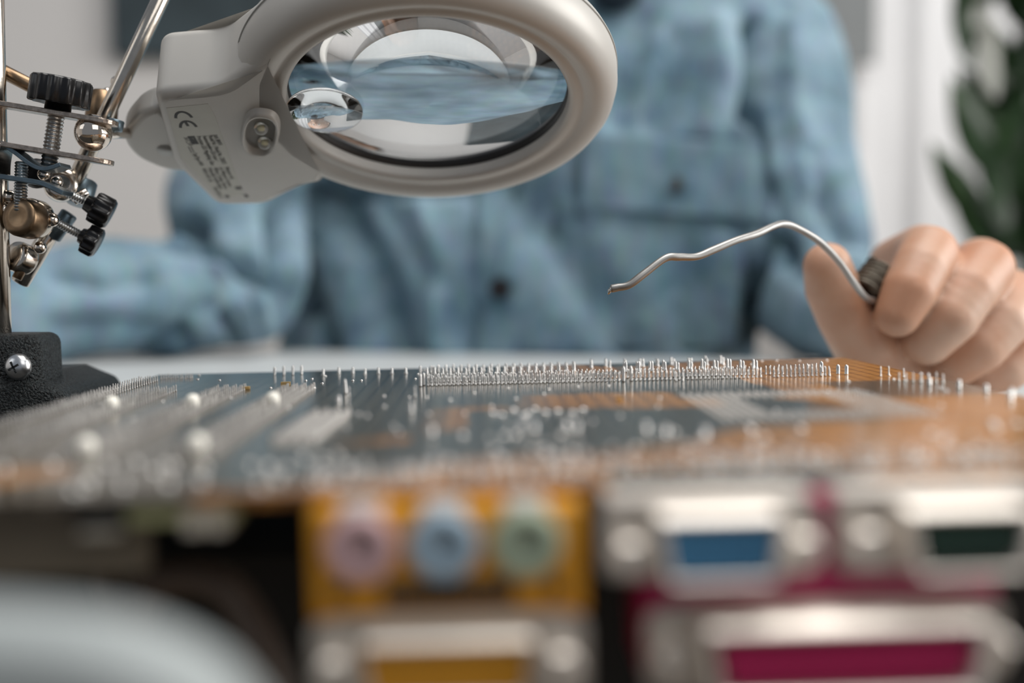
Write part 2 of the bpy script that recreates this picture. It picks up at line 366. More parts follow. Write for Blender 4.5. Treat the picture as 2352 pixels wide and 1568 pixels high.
bm = bmesh.new(); prism(bm, [(.2295, -.034), (.2310, -.034), (.2310, .0002), (.405, .0002), (.405, .0018), (.2295, .0018)], -.45, .20, Matrix(((0, 0, 1, 0), (1, 0, 0, 0), (0, 1, 0, 0), (0, 0, 0, 1)))); wm = fin('gap_shade_sheet', bm, M['mat'])  # added black sheet, stands for the shade in the gap below the board
tag(wm, 'black sheet added under the circuit board and over the table edge to darken the gap', 'mat')

# ------------------------------------------------------------------ motherboard
YAW = R(1.58); ROLL = R(-1.3)
bo = CAM + Vector((-math.sin(YAW), math.cos(YAW), 0)) * 0.177; bo.z = CAM.z - 0.031
BM = Matrix.Translation(bo) @ Matrix.Rotation(YAW, 4, 'Z') @ Matrix.Rotation(ROLL, 4, 'Y')
mb = thing('motherboard', 'amber computer circuit board lying solder side up, its rear ports facing the viewer', 'circuit board', mx=BM)
S = MM
o = boxo('circuit_board', (-112 * S, 130 * S, 0, 244 * S, -1.6 * S, 0), M['pcb'], mb)
# pin templates
def pinmesh(h, r, cone=True, m='pin'):
    bm = bmesh.new()
    pr = [(r * 2.1, 0), (r * 1.4, h * 0.14), (r * 1.0, h * 0.34), (r, h * 0.8), (r * 0.75, h * 0.95), (r * 0.3, h)] if cone else [(r * 1.25, 0), (r, h * .1), (r, h * 0.8), (r * .8, h * 0.93), (r * .35, h)]
    lathe(bm, pr, 8); me = bpy.data.meshes.new('pin'); bmesh.ops.recalc_face_normals(bm, faces=bm.faces); bm.to_mesh(me); bm.free()
    me.materials.append(M[m]); me.polygons.foreach_set('use_smooth', [True] * len(me.polygons)); return me
def blobmesh(r, h):
    bm = bmesh.new(); lathe(bm, [(r, 0), (r * .95, h * .35), (r * .7, h * .75), (r * .35, h * .95), (r * .08, h)], 12)
    me = bpy.data.meshes.new('pin'); bmesh.ops.recalc_face_normals(bm, faces=bm.faces); bm.to_mesh(me); bm.free(); me.materials.append(M['pin']); me.polygons.foreach_set('use_smooth', [True] * len(me.polygons)); return me
PT = {'pci': pinmesh(1.9 * S, 0.20 * S, True, 'pin_dull'), 'dimm': pinmesh(2.9 * S, 0.20 * S), 'ide': pinmesh(2.2 * S, 0.42 * S), 'cpu': pinmesh(.7 * S, 0.2 * S, True, 'pin_dull'), 'tall': pinmesh(4.2 * S, 0.42 * S, False),
      'port': pinmesh(1.3 * S, 0.34 * S, True, 'pin_dull'), 'blob': blobmesh(1.0 * S, 0.9 * S), 'small': blobmesh(0.55 * S, 0.45 * S), 'fat': pinmesh(3.4 * S, 0.55 * S, False)}
pins = []
rp = random.Random(11)
def px_(X, Y, k, lean=0.03, s=1.0): pins.append((X + rp.uniform(-.06, .06), Y + rp.uniform(-.06, .06), k, rp.uniform(-lean, lean), rp.uniform(-lean, lean), s * rp.uniform(.88, 1.1)))
for c in (-92.8, -72.5, -52.2):
    for j, dx in enumerate((-3.8, -1.3, 1.3, 3.8)):
        for i in range(54): px_(c + dx, 40 + 2.54 * i + (1.27 if j % 2 else 0), 'pci')
for j, dx in enumerate((-110.3, -107.8, -105.2)):
    for i in range(64): px_(dx, 56 + 2.54 * i + (1.27 if j % 2 else 0), 'pci')
for Y in (171.5, 174, 181, 183.5):
    for i in range(94):
        X = -15 + 1.27 * i
        if 41.3 < X < 43.8 or 83.6 < X < 86.4: continue
        px_(X + (0.6 if Y in (174, 183.5) else 0), Y, 'dimm', 0.10 if X < 20 else 0.04)
for Y in (214, 216.5, 226, 228.5):
    for i in range(20): px_(-17 + 2.54 * i + (0.8 if Y > 220 else 0), Y, 'ide')
for Y in (204, 208.5):
    for i in range(11): px_(47 + 4.2 * i, Y, 'ide', s=1.5)
for Y in (224, 229):
    for i in range(9): px_(38 + 5.6 * i + rp.uniform(-.5, .5), Y, 'ide', s=1.3)
for i in range(4): px_(-69 + 2.54 * i * 1.2, 228, 'tall', s=.8)
for i in range(9): px_(-52 + 4.6 * i, 226 + rp.uniform(-4, 4), 'ide')
for a_ in range(7):
    for b_ in range(2): px_(-106 + 2 * a_ * .8, 224 + b_ * 3, 'pci', s=.8)
for (X, Y, k) in ((-16.2, 174, 'tall'), (-17, 171, 'tall'), (42.6, 175, 'tall'), (42.2, 170, 'tall'), (44.6, 172, 'tall'), (57, 167, 'dimm'), (59, 167, 'dimm'), (105, 186, 'fat'), (107.5, 178, 'fat'), (109.5, 176, 'fat'),
                  (-37, 155, 'tall'), (-36, 130, 'ide'), (-35, 145, 'dimm'), (-16, 105, 'ide'), (-17, 140, 'dimm'), (116, 165, 'dimm'), (119.5, 168, 'dimm'), (121, 160, 'dimm')): px_(X, Y, k)
for i in range(5): px_(116 + 1.3 * i, 150 - 2 * i, 'dimm')
for i in range(4): px_(121 + 1.2 * i, 146 - 2 * i, 'dimm')
for (X, Y) in ((124, 128), (120, 138), (126, 116), (127, 104), (124, 98)): px_(X, Y, 'fat', s=.7)
# processor socket: a hollow square of fine points
n = 22
for i in range(n):
    for j in range(n + 4):
        if 6 <= i < n - 6 and 6 <= j < n - 2: continue
        px_(52 + 2.15 * i, 72 + 2.3 * j, 'cpu', 0)
# blobs behind the ports
for (X, Y) in ((3, 96), (5, 93), (8, 101), (11, 94), (13, 103), (15, 95), (18, 97), (21, 93), (10, 90), (24, 99)): px_(X, Y, 'blob', 0, .8)
for (X, Y) in ((-9.5, 62), (8.5, 64), (11, 63), (17.8, 66), (19.6, 62), (33, 58), (36, 52), (43, 49)): px_(X, Y, 'fat', s=.6)
for i in range(34): px_(rp.uniform(-48, 120), rp.uniform(24, 60), 'blob', 0, .7)
for Y in (5, 8.5, 12, 16, 20):
    for i in range(66):
        if rp.random() < .35: continue
        px_(-26 + 2.3 * i + rp.uniform(-.5, .5), Y + rp.uniform(-1, 1), rp.choice(('port', 'port', 'port', 'ide', 'blob')), 0.08)
for j, dx in enumerate((-40, -37.5, -35, -32.5)):
    for i in range(20): px_(dx + i * .1, 56 + 2.54 * i, 'port', s=1.2)
for i in range(90): px_(rp.uniform(-105, 125), rp.uniform(20, 240), 'small', 0)
for i in range(26): px_(rp.uniform(-108, -30), rp.uniform(4, 34), 'blob', 0)
camL = BM.inverted() @ CAM
# keep pins that do not stand in the same spot
seen = {}; uniq = []
for p in pins:
    key = (round(p[0] / 1.0), round(p[1] / 1.0))
    if key in seen and p[2] in ('small', 'blob'): continue
    seen[key] = 1
    if p[0] > 129 or p[0] < -111.6: continue
    uniq.append(p)
pins = uniq
vis = lambda p: -1176 / F < (p[0] * S - camL.x) / (p[1] * S - camL.y) < 1176 / F
size = {'fat': 3, 'tall': 3, 'dimm': 2, 'ide': 2, 'blob': 1.6, 'port': 1.5, 'pci': 1.5, 'cpu': .5, 'small': .3}
pins.sort(key=lambda p: -(vis(p)) * size[p[2]] / (p[1] + 177))
rest = bmesh.new(); DULL = ('pci', 'cpu', 'port')
for i, (X, Y, k, lx, ly, s) in enumerate(pins):
    mx = Matrix.Translation((X * S, Y * S, -0.05 * S)) @ Matrix.Rotation(lx, 4, 'X') @ Matrix.Rotation(ly, 4, 'Y') @ Matrix.Diagonal((1, 1, s, 1))
    if i < 100:
        o = bpy.data.objects.new('solder_pin', PT[k]); COL.objects.link(o); o.parent = mb; o.matrix_local = mx
    else:
        n0 = len(rest.verts); nf0 = len(rest.faces); rest.from_mesh(PT[k]); rest.verts.ensure_lookup_table()
        rest.faces.ensure_lookup_table()
        for v in rest.verts[n0:]: v.co = mx @ v.co
        mi = 1 if k in DULL else 0
        for f in rest.faces[nf0:]: f.material_index = mi
me = bpy.data.meshes.new('solder_pins'); rest.to_mesh(me); rest.free(); me.materials.append(M['pin']); me.materials.append(M['pin_dull'])
o = link('solder_pins', me, M['pin'], mb, True); o['kind'] = 'stuff'
# nylon pegs of the slots
bm = bmesh.new(); lathe(bm, [(1.55 * S, 0), (1.6 * S, .8 * S), (1.65 * S, 2.2 * S), (1.35 * S, 3.0 * S), (.7 * S, 3.4 * S), (.1 * S, 3.5 * S)], 20); me = bpy.data.meshes.new('peg'); bm.to_mesh(me); bm.free(); me.materials.append(M['peg']); me.polygons.foreach_set('use_smooth', [True] * len(me.polygons))
for X in (-92.8, -72.5, -52.2):
    for Y in (45, 127):
        o = bpy.data.objects.new('peg', me); COL.objects.link(o); o.parent = mb; o.location = (X * S, Y * S, 0); o['label'] = 'cream nylon slot peg poking through the board'
# tiny surface parts
for (X, Y, w, m) in ((-68.5, 176, 1.6, 'smd'), (-58.5, 186, 2.0, 'smd'), (-57, 150, 1.2, 'smd'), (35, 120, 1.2, 'smd')):
    bm = bmesh.new(); box(bm, -w * .7 * S, w * .7 * S, -w * .5 * S, w * .5 * S, 0, w * .6 * S); o = fin('chip', bm, M[m], mb, mx=Matrix.Translation((X * S, Y * S, 0))); bevel(o, .15 * S, 2)
# underside: slots, sockets, capacitors
for X in (-92.8, -72.5, -52.2): boxo('expansion_slot', ((X - 4.2) * S, (X + 4.2) * S, 38 * S, 180 * S, -12.5 * S, -1.6 * S), M['slotmat'], mb, .4 * S)
for Y in (172.5, 182.2): boxo('memory_slot', (-18 * S, 106 * S, (Y - 3.4) * S, (Y + 3.4) * S, -15 * S, -1.6 * S), M['black_con'], mb, .4 * S)
boxo('drive_connector', (-20 * S, 36 * S, 212 * S, 219 * S, -10 * S, -1.6 * S), M['black_con'], mb, .3 * S)
boxo('processor_socket', (49 * S, 101 * S, 70 * S, 132 * S, -6 * S, -1.6 * S), M['white_con'], mb, .3 * S)
boxo('heat_sink', (52 * S, 98 * S, 78 * S, 124 * S, -22 * S, -6 * S), M['shell'], mb, .5 * S)
# left front underside parts
boxo('olive_connector', (-53 * S, -36.5 * S, 2 * S, 12 * S, -4.6 * S, -1.6 * S), M['olive'], mb, .5 * S)
bm = bmesh.new()
for x in (-43.0, -39.4): box(bm, (x - 1.5) * S, (x + 1.5) * S, 1.5 * S, 7 * S, -6.3 * S, -1.6 * S)
box(bm, -45 * S, -37.5 * S, 5 * S, 9 * S, -6 * S, -1.6 * S)
o = fin('white_connector', bm, M['white_con'], mb); bevel(o, .5 * S, 2)
boxo('side_bracket', (-80 * S, -54 * S, 14 * S, 20 * S, -15 * S, -1.6 * S), M['browng'], mb, .6 * S)
boxo('black_chip', (-64 * S, -50 * S, 10 * S, 24 * S, -5 * S, -1.6 * S), M['black_con'], mb, .3 * S)
boxo('white_connector', (-60.5 * S, -54.5 * S, 3 * S, 9 * S, -6.6 * S, -5.6 * S), M['white_con'], mb, .5 * S)
bm = bmesh.new(); box(bm, -61 * S, -53.5 * S, 5 * S, 9 * S, -5.8 * S, -1.6 * S); fin('black_header', bm, M['black_con'], mb)
# --- ports
def flange(name, x0, x1, z0, z1, y, parent=mb, t=.8):
    bm = bmesh.new(); prism(bm, sup((x1 - x0) / 2 * S, (z1 - z0) / 2 * S, 9, 48, (x0 + x1) / 2 * S, (z0 + z1) / 2 * S), 0, t * S, Matrix(((1, 0, 0, 0), (0, 0, 1, y * S), (0, 1, 0, 0), (0, 0, 0, 1))))
    return fin(name, bm, M['flange'], parent, False)
FR = Matrix(((1, 0, 0, 0), (0, 0, 1, 0), (0, 1, 0, 0), (0, 0, 0, 1)))
def dpoly(cx, zt, zb, wt, wb, r=1.2):      # D outline, rounded
    pts = [(cx - wt, zt), (cx + wt, zt), (cx + wb, zb), (cx - wb, zb)]; out = []
    for i in range(4):
        p = Vector(pts[i]); a = (Vector(pts[i - 1]) - p).normalized(); b = (Vector(pts[(i + 1) % 4]) - p).normalized()
        for k in range(6):
            t = k / 5; out.append(tuple((p + a * r * (1 - t) ** 2 + b * r * t ** 2) * S))
    return out
def dshell(parent, cx, zt, zb, wt, wb, y, m_in, depth=6.5, inset=.9, ms='shell'):
    outer = dpoly(cx, zt, zb, wt, wb); inner = dpoly(cx, zt - .6, zb + .6, wt - .6, wb - .6, 1.0)
    bm = bmesh.new(); n = len(outer)
    V = [[bm.verts.new((x, yy * S, z)) for x, z in pl_] for pl_, yy in ((outer, y), (outer, y - depth), (inner, y - depth), (inner, y))]
    for a, b in ((0, 1), (1, 2), (2, 3)):
        for i in range(n): bm.faces.new((V[a][i], V[a][(i + 1) % n], V[b][(i + 1) % n], V[b][i]))
    fin('port_shell', bm, M[ms], parent, True)
    bm = bmesh.new(); ins = dpoly(cx, zt - inset, zb + inset, wt - inset, wb - inset, .8)
    prism(bm, ins, (y - depth + 1.2) * S, y * S, FR); o = fin('port_insert', bm, m_in, parent)
    return o
def holes(parent, cx, z0, dz, rows, y, pitch=1.6):
    bm = bmesh.new()
    for r_, cnt in enumerate(rows):
        for i in range(cnt):
            x = cx + (i - (cnt - 1) / 2) * pitch; z = z0 - dz * r_
            lathe(bm, [(.35 * S, 0), (.35 * S, .1 * S)], 8, Matrix.Translation((x * S, y * S, z * S)) @ Matrix.Rotation(R(90), 4, 'X'))
    fin('contact_holes', bm, M['black_con'], parent)
def hexnut(parent, x, z, y, r=2.7, h=5):
    bm = bmesh.new(); mx = Matrix.Translation((x * S, y * S, z * S)) @ Matrix.Rotation(R(90), 4, 'X')
    lathe(bm, [(r * S, 0), (r * S, (h - .5) * S), ((r - .5) * S, h * S), (1.4 * S, h * S), (1.3 * S, (h - 2) * S)], 6, mx); o = fin('standoff_nut', bm, M['shell'], parent)
# audio block and game port
au = boxo('audio_port_block', (-24.3 * S, 15 * S, -7.5 * S, 14 * S, -17.2 * S, -1.6 * S), M['yellow'], mb, .5 * S)
for (x, m) in ((-17, 'pinkj'), (-5.2, 'bluej'), (6.6, 'greenj')):
    z = -6.6; mx = Matrix.Translation((x * S, -7.4 * S, z * S)) @ Matrix.Rotation(R(90), 4, 'X')
    bm = bmesh.new(); lathe(bm, [(5.0 * S, 0), (5.0 * S, 1.6 * S), (4.4 * S, 2.1 * S), (2.0 * S, 2.1 * S), (1.7 * S, 1.5 * S)], 32, mx); j = fin('audio_jack', bm, M[m], au, True)
    bm = bmesh.new(); lathe(bm, [(1.15 * S, 1.3 * S), (1.15 * S, 2.2 * S)], 24, mx); fin('jack_hole', bm, M['black_con'], au)
bm = bmesh.new()
for i in range(9): box(bm, (-14 + i * 2.1) * S, (-12.1 + i * 2.1) * S, -7.75 * S, -7.4 * S, -15.5 * S, -12.0 * S)
for x in (-20.5, 10.6): lathe(bm, [(1.2 * S, 0), (1.2 * S, .3 * S)], 16, Matrix.Translation((x * S, -7.45 * S, -13.4 * S)) @ Matrix.Rotation(R(90), 4, 'X'))
fin('vent_slot', bm, M['black_con'], au)
for x in (-17, -5.2, 6.6):
    bm = bmesh.new(); box(bm, (x - 3) * S, (x + 3) * S, -8.4 * S, -2 * S, -3.4 * S, -.9 * S); o = fin('shield_tab', bm, M['shell'], au); bevel(o, .25 * S, 2)
gp = flange('game_port', -24.5, 15, -29.6, -16.4, -9.2)
dshell(gp, -4.9, -18.6, -27.2, 12.3, 11.2, -9.2, M['yellow'], ms='flange'); holes(gp, -4.9, -21.5, 2.8, (8, 7), -14.6, 2.6)
hexnut(gp, -20.6, -23.2, -9.2); hexnut(gp, 11.0, -23.2, -9.2)
boxo('game_port_body', (-23.8 * S, 14.5 * S, -8.6 * S, 12 * S, -29 * S, -17.3 * S), M['yellow'], gp)
# parallel port block (magenta) with VGA and serial above it
pp = boxo('parallel_port', (23.4 * S, 75.2 * S, -6.2 * S, 14 * S, -28 * S, -1.6 * S), M['magenta'], mb, .5 * S); pp['label'] = 'magenta block with a wide metal-rimmed parallel socket'
f = flange('port_flange', 23.3, 75.6, -29.6, -16.6, -8.0, pp)
dshell(pp, 49.8, -17.3, -27.6, 19.6, 18.4, -8.0, M['magenta'], 10.5, 2.3); holes(pp, 49.8, -21.3, 2.8, (13, 12), -17.4, 2.5)
hexnut(pp, 26.8, -22.8, -8.0); hexnut(pp, 72.4, -22.8, -8.0)
vg = flange('video_port', 17.2, 48.4, -12.3, -1.0, -8.6); vg['label'] = 'blue video socket with metal flange'
dshell(vg, 33, -2.0, -11.4, 8.9, 7.6, -8.6, M['bluep'], 8.5, 1.2); holes(vg, 33, -5.3, 1.9, (5, 5, 5), -16.0, 2.2)
hexnut(vg, 20.9, -8.2, -8.6); hexnut(vg, 45.1, -8.0, -8.6)
boxo('bracket', (18 * S, 47.6 * S, -7.9 * S, 2 * S, -2.2 * S, -.6 * S), M['shell'], vg, .3 * S)
se = flange('serial_port', 50.8, 82, -12.3, -1.0, -8.6); se['label'] = 'dark green serial socket with metal flange'
dshell(se, 67.5, -2.0, -11.2, 9.0, 7.7, -8.6, M['greenp'], 8.5, 1.8); holes(se, 66.5, -5.6, 2.8, (5, 4), -16.0, 2.7)
hexnut(se, 54.3, -7.6, -8.6); hexnut(se, 78.8, -7.6, -8.6)
boxo('bracket', (51.4 * S, 81.4 * S, -7.9 * S, 2 * S, -2.2 * S, -.6 * S), M['shell'], se, .3 * S)

# ------------------------------------------------------------------ things near the lower left
bm = bmesh.new(); pts = []
for k in range(15):
    t = k / 14; a = R(175 - 172 * t); pts.append((0.035 * math.cos(a), 0.024 * math.sin(a)))
outline = [(-0.125, -0.7), (-0.125, 0.010)] + [(-0.115 + 0.0, 0.0118)]
base = []
for (px, py) in ((-600, 1380), (-300, 1385), (0, 1400), (140, 1412), (260, 1428), (350, 1455), (430, 1490), (500, 1535), (550, 1590), (590, 1650), (620, 1740), (636, 1850)):
    q = P(px, py, .108); base.append((q.x, q.z))
poly = base + [(base[-1][0], -0.70), (base[0][0], -0.70)]
mxp = Matrix(((1, 0, 0, 0), (0, 0, 1, .100), (0, 1, 0, 0), (0, 0, 0, 1)))
prism(bm, poly, 0, 0.012, mxp); o = fin('curved_panel', bm, M['panel'], smooth=True); bevel(o, .003, 5, 20)
tag(o, 'pale grey panel with a curved top edge, very blurred, in the lower left foreground', 'panel')
for v in o.data.vertices: v.co.z = v.co.z if v.co.z > -0.5 else ZF
bm = bmesh.new(); pts = [P(300, 1420, .207), P(350, 1350, .207), P(430, 1325, .205), P(510, 1345, .203), P(560, 1400, .202), P(600, 1480, .200), P(640, 1600, .199), P(660, 1800, .199), P(670, 3200, .199)]
tube(bm, spline([P(250, 1330, .228)] + [p for p in pts], 8), .0032, 14); o = fin('cable', bm, M['cablem'], smooth=True)
tag(o, 'brown grey cable arching in the dark gap below the circuit board', 'cable')

# ------------------------------------------------------------------ magnifier
C0 = P(985, 258, .386); vray = (C0 - CAM).normalized()
upp = (UP - vray * UP.dot(vray)).normalized()
tl = math.asin(.55)
W = vray * math.sin(tl) + upp * math.cos(tl); V_ = vray * math.cos(tl) - upp * math.sin(tl); U = V_.cross(W)
RM = Matrix((U, V_, W)).transposed().to_4x4(); RM.translation = C0
RMI = RM.inverted()
def onp(px, py, w):        # image point -> local point on plane w (mm)
    o_ = RMI @ CAM; d_ = RMI.to_3x3() @ ray(px, py); t = (w * S - o_.z) / d_.z; q = o_ + d_ * t
    return (q.x, q.y)
mg = thing('magnifying_glass', 'silver grey illuminated magnifying glass with an oval-looking lens, clamped to the stand', 'magnifying glass', mx=RM)
# ring
prof = [(45.2, 3.2), (45.8, 2.2), (47.0, 1.7), (48.6, 1.9), (49.6, 2.2), (50.6, 1.6), (52, 0.6), (54, 0.1), (56.2, 0.4), (58.4, 1.9), (60.2, 4.4), (61.2, 8), (61.3, 12), (60.8, 15.5), (59.2, 18), (56.5, 19.3), (51, 19.6), (47, 19), (45.6, 17.5), (45.2, 14)]
bm = bmesh.new(); lathe(bm, [(r * S, z * S) for r, z in prof], 160, closed=True); fin('lens_frame', bm, M['plastic'], mg, True)
bm = bmesh.new(); lathe(bm, [(60.9 * S, 13.2 * S), (61.55 * S, 13.3 * S), (61.55 * S, 13.7 * S), (60.9 * S, 13.8 * S)], 160, closed=True); fin('seam', bm, M['plastic_in'], mg, True)
# lens
def lensprof(Rr, c, e, z0):
    a = [(Rr * math.sin(k / 14 * math.pi / 2), z0 - e / 2 - (c - e) / 2 * (1 - math.sin(k / 14 * math.pi / 2) ** 2)) for k in range(15)]
    b = [(Rr * math.sin(k / 14 * math.pi / 2), z0 + e / 2 + (c - e) / 2 * (1 - math.sin(k / 14 * math.pi / 2) ** 2)) for k in range(14, -1, -1)]
    return [(max(r, .02) * S, z * S) for r, z in a + b]
bm = bmesh.new(); lathe(bm, lensprof(45.3, 15.5, 2.5, 10.5), 128); ln = fin('lens', bm, M['glass'], mg, True)
bm = bmesh.new(); lathe(bm, lensprof(12.3, 4.6, 1.0, 0), 64, Matrix.Translation((*onp(746, 248, 4.2), 3.2 * S)) ); fin('bifocal_insert', bm, M['glass'], ln, True)
bm = bmesh.new(); lathe(bm, [(45.0 * S, 6.2 * S), (45.25 * S, 6.2 * S), (45.25 * S, 16 * S), (45.0 * S, 16 * S)], 128, closed=True); fin('lens_edge_band', bm, M['black_con'], mg, True)  # black ring that draws the dark line around the lens edge
# housing
ol = [onp(*p, 0) for p in ((351, 218), (507, 205), (566, 162), (600, 136))]
arc = [(r_ * S * math.cos(R(a)), r_ * S * math.sin(R(a))) for a, r_ in ((-150, 54.5), (-165, 54), (180, 54), (165, 54), (150, 54), (135, 54))]
ol2 = [onp(*p, 3.6) for p in ((748, 402), (705, 409), (660, 430), (614, 455), (498, 456), (400, 360))]
def rounded(poly, rad, flat=(), k=7):
    out = []; n = len(poly)
    for i in range(n):
        if i in flat: out.append((Vector(poly[i]), True)); continue
        p = Vector(poly[i]); a = Vector(poly[i - 1]) - p; b = Vector(poly[(i + 1) % n]) - p; r_ = min(rad, a.length * .45, b.length * .45); a = a.normalized() * r_; b = b.normalized() * r_
        for q in range(k + 1):
            t = q / k; out.append((p + a * (1 - t) ** 2 + b * t ** 2, False))
    return out
def roundslab(name, poly, z0, z1, er, corner, m, parent, k=6, flat=()):
    PF = rounded(poly, corner, flat); P2 = [p[0] for p in PF]; n = len(P2)
    area_ = sum(P2[i].x * P2[(i + 1) % n].y - P2[(i + 1) % n].x * P2[i].y for i in range(n)); sg = 1 if area_ > 0 else -1
    N2 = []
    for i in range(n):
        t = (P2[(i + 1) % n] - P2[i - 1]).normalized(); N2.append(Vector((-t.y, t.x)) * (0 if PF[i][1] else sg))
    lv = [(er * (1 - math.sin(math.pi / 2 * q / k)), z0 + er * (1 - math.cos(math.pi / 2 * q / k))) for q in range(k + 1)]
    lv += [(i_, z0 + z1 - z_) for i_, z_ in reversed(lv)]
    bm = bmesh.new(); RR = [[bm.verts.new((P2[i].x + N2[i].x * d_, P2[i].y + N2[i].y * d_, z_)) for i in range(n)] for d_, z_ in lv]
    for a, b in zip(RR, RR[1:]):
        for i in range(n): bm.faces.new((a[i], a[(i + 1) % n], b[(i + 1) % n], b[i]))
    caps = [bm.faces.new(RR[0]), bm.faces.new(RR[-1])]
    ci = bmesh.ops.triangulate(bm, faces=caps, ngon_method='EAR_CLIP')['faces']
    o = fin(name, bm, m, parent, True)
    for p_ in o.data.polygons:
        if abs(p_.normal.z) > .9999: p_.use_smooth = False
    return o
ho = roundslab('handle_housing', ol + arc + ol2, 0, 25 * S, 3.6 * S, 5.0 * S, M['plastic'], mg, flat=range(len(ol), len(ol) + len(arc)))
# seam line of the battery door on the near wall
# neck
nk = [onp(*p, 5) for p in ((282, 318), (292, 296), (322, 262), (360, 248), (430, 300), (446, 400), (372, 392), (318, 368), (294, 345))]
o = roundslab('neck', nk, 5 * S, 15 * S, 2.6 * S, 4.0 * S, M['plastic'], mg)
hp = onp(382, 346, 4.9); bm = bmesh.new(); lathe(bm, [(3.1 * S, 4.6 * S), (3.2 * S, 5.1 * S), (2.3 * S, 5.1 * S), (2.1 * S, 4.7 * S)], 32, Matrix.Translation((*hp, 0))); fin('screw_recess', bm, M['plastic_in'], o, True)
bm = bmesh.new(); lathe(bm, [(2.0 * S, 4.85 * S), (2.0 * S, 5.2 * S)], 24, Matrix.Translation((*hp, 0))); fin('recess_hole', bm, M['black_con'], o)
# ball and stem
ballW = P(214, 305, .3725); lb = RMI @ ballW
bm = bmesh.new(); bmesh.ops.create_uvsphere(bm, u_segments=40, v_segments=24, radius=5.75 * S, matrix=Matrix.Translation(lb)); fin('ball_joint', bm, M['ballchrome'], mg, True)
bm = bmesh.new(); st = Vector((*onp(305, 306, 9), 9 * S)); rod(bm, lb, lb.lerp(st, 1.05), 1.9 * S, 24); d_ = (st - lb).normalized()
lathe(bm, [(3.2 * S, 0), (3.3 * S, 1.2 * S), (2.4 * S, 1.6 * S)], 24, axis_mx(lb + d_ * 5.0 * S, lb + d_ * 9 * S)); fin('ball_stem', bm, M['ballchrome'], mg, True)
# sticker with its printing, on the underside of the housing
sq = [onp(*p, 0) for p in ((382, 248), (478, 238), (494, 268), (560, 448), (505, 452), (415, 362))]
bm = bmesh.new(); prism(bm, sq, -.06 * S, .02 * S); stk = fin('label_sticker', bm, M['sticker'], mg)
def textmesh(body, size, at, ang, m, name='label_text', parent=None, xs=1.0):
    cu = bpy.data.curves.new('t', 'FONT'); cu.body = body; cu.size = size; cu.extrude = 0.00002; cu.resolution_u = 2
    to = bpy.data.objects.new('t', cu); COL.objects.link(to); dg = bpy.context.evaluated_depsgraph_get(); me = bpy.data.meshes.new_from_object(to.evaluated_get(dg))
    bpy.data.objects.remove(to); bpy.data.curves.remove(cu)
    t = Vector((math.cos(ang), math.sin(ang), 0)); nrm = Vector((0, 0, -1)); up_ = nrm.cross(t)
    mx = Matrix((t, up_, nrm)).transposed().to_4x4(); mx.translation = Vector((*at, -.09 * S))
    me.materials.clear(); return link(name, me, m, parent, False, mx @ Matrix.Diagonal((xs, 1, 1, 1)))
def linetext(body, p0, p1, m, h):       # from image start to image end of the line
    a = Vector(onp(*p0, 0)); b = Vector(onp(*p1, 0)); ln_ = (b - a).length; ang = math.atan2((b - a).y, (b - a).x)
    o = textmesh(body, h, a, ang, m, parent=stk); w = max(v.co.x for v in o.data.vertices); k = ln_ / w
    for v in o.data.vertices: v.co.x *= k
    return o
def Z(x, y): return (380 + x / 6.031, 220 + y / 6.031)
hh = 2.3 * S
linetext('IAN 88454', Z(650, 540), Z(735, 680), M['ink'], hh)
linetext('Modell Nr. / Model No.: Z30233', Z(585, 545), Z(790, 940), M['ink'], hh)
linetext('Feinmechaniker-LED-Lupe /', Z(505, 550), Z(690, 900), M['ink'], hh)
linetext('Precision LED Magnifying Glass', Z(425, 555), Z(635, 960), M['ink'], hh)
linetext('3x1,5V', Z(250, 570), Z(320, 690), M['ink'], hh)
linetext('Typ/Type AAA', Z(372, 790), Z(482, 965), M['ink'], hh)
linetext('Milomex Ltd.', Z(815, 980), Z(905, 1150), M['ink_light'], hh)
linetext('c/o Milomex Services', Z(735, 985), Z(880, 1260), M['ink_light'], hh)
linetext('Hilltop Cottage, Barton', Z(660, 990), Z(820, 1285), M['ink_light'], hh)
linetext('Pulloxhill, Bedfordshire', Z(580, 995), Z(750, 1290), M['ink_light'], hh)
linetext('MK45 5HP, UK', Z(498, 1005), Z(605, 1190), M['ink_light'], hh)
linetext('06/2013', Z(655, 1260), Z(745, 1410), M['ink_light'], hh)
def strip(pts, w, name='label_mark', m=None, closed=False):
    bm = bmesh.new()
    L_ = []; Rr_ = []
    for i, p in enumerate(pts):
        a = Vector(pts[max(i - 1, 0)]); b = Vector(pts[min(i + 1, len(pts) - 1)]); t = (b - a).normalized(); nn = Vector((-t.y, t.x)) * w / 2; p = Vector(p)
        L_.append((p + nn)); Rr_.append((p - nn))
    ring = L_ + list(reversed(Rr_)); prism(bm, [(q.x, q.y) for q in ring], -.11 * S, -.06 * S)
    return fin(name, bm, m or M['ink'], stk)
# CE mark, drawn in its own plane
def arcpts(c, p_end1, p_top, p_end2, n=14):
    out = []
    a = Vector(p_end1); b = Vector(p_top); d = Vector(p_end2); ctrl = b * 2 - (a + d) / 2
    for k in range(n + 1):
        t = k / n; out.append(tuple(a * (1 - t) ** 2 + ctrl * 2 * t * (1 - t) + d * t * t))
    return out
q = [onp(*Z(*p), 0) for p in ((145, 300), (200, 215), (280, 222), (370, 292))]
def bez(p0, p1, p2, p3, n=16):
    p0, p1, p2, p3 = map(Vector, (p0, p1, p2, p3)); return [tuple(p0 * (1 - t) ** 3 + p1 * 3 * t * (1 - t) ** 2 + p2 * 3 * t * t * (1 - t) + p3 * t ** 3) for t in [k / n for k in range(n + 1)]]
strip(bez(*[onp(*Z(*p), 0) for p in ((145, 308), (120, 195), (290, 190), (366, 298))]), .95 * S)
strip(bez(*[onp(*Z(*p), 0) for p in ((210, 440), (190, 320), (360, 318), (430, 428))]), .95 * S)
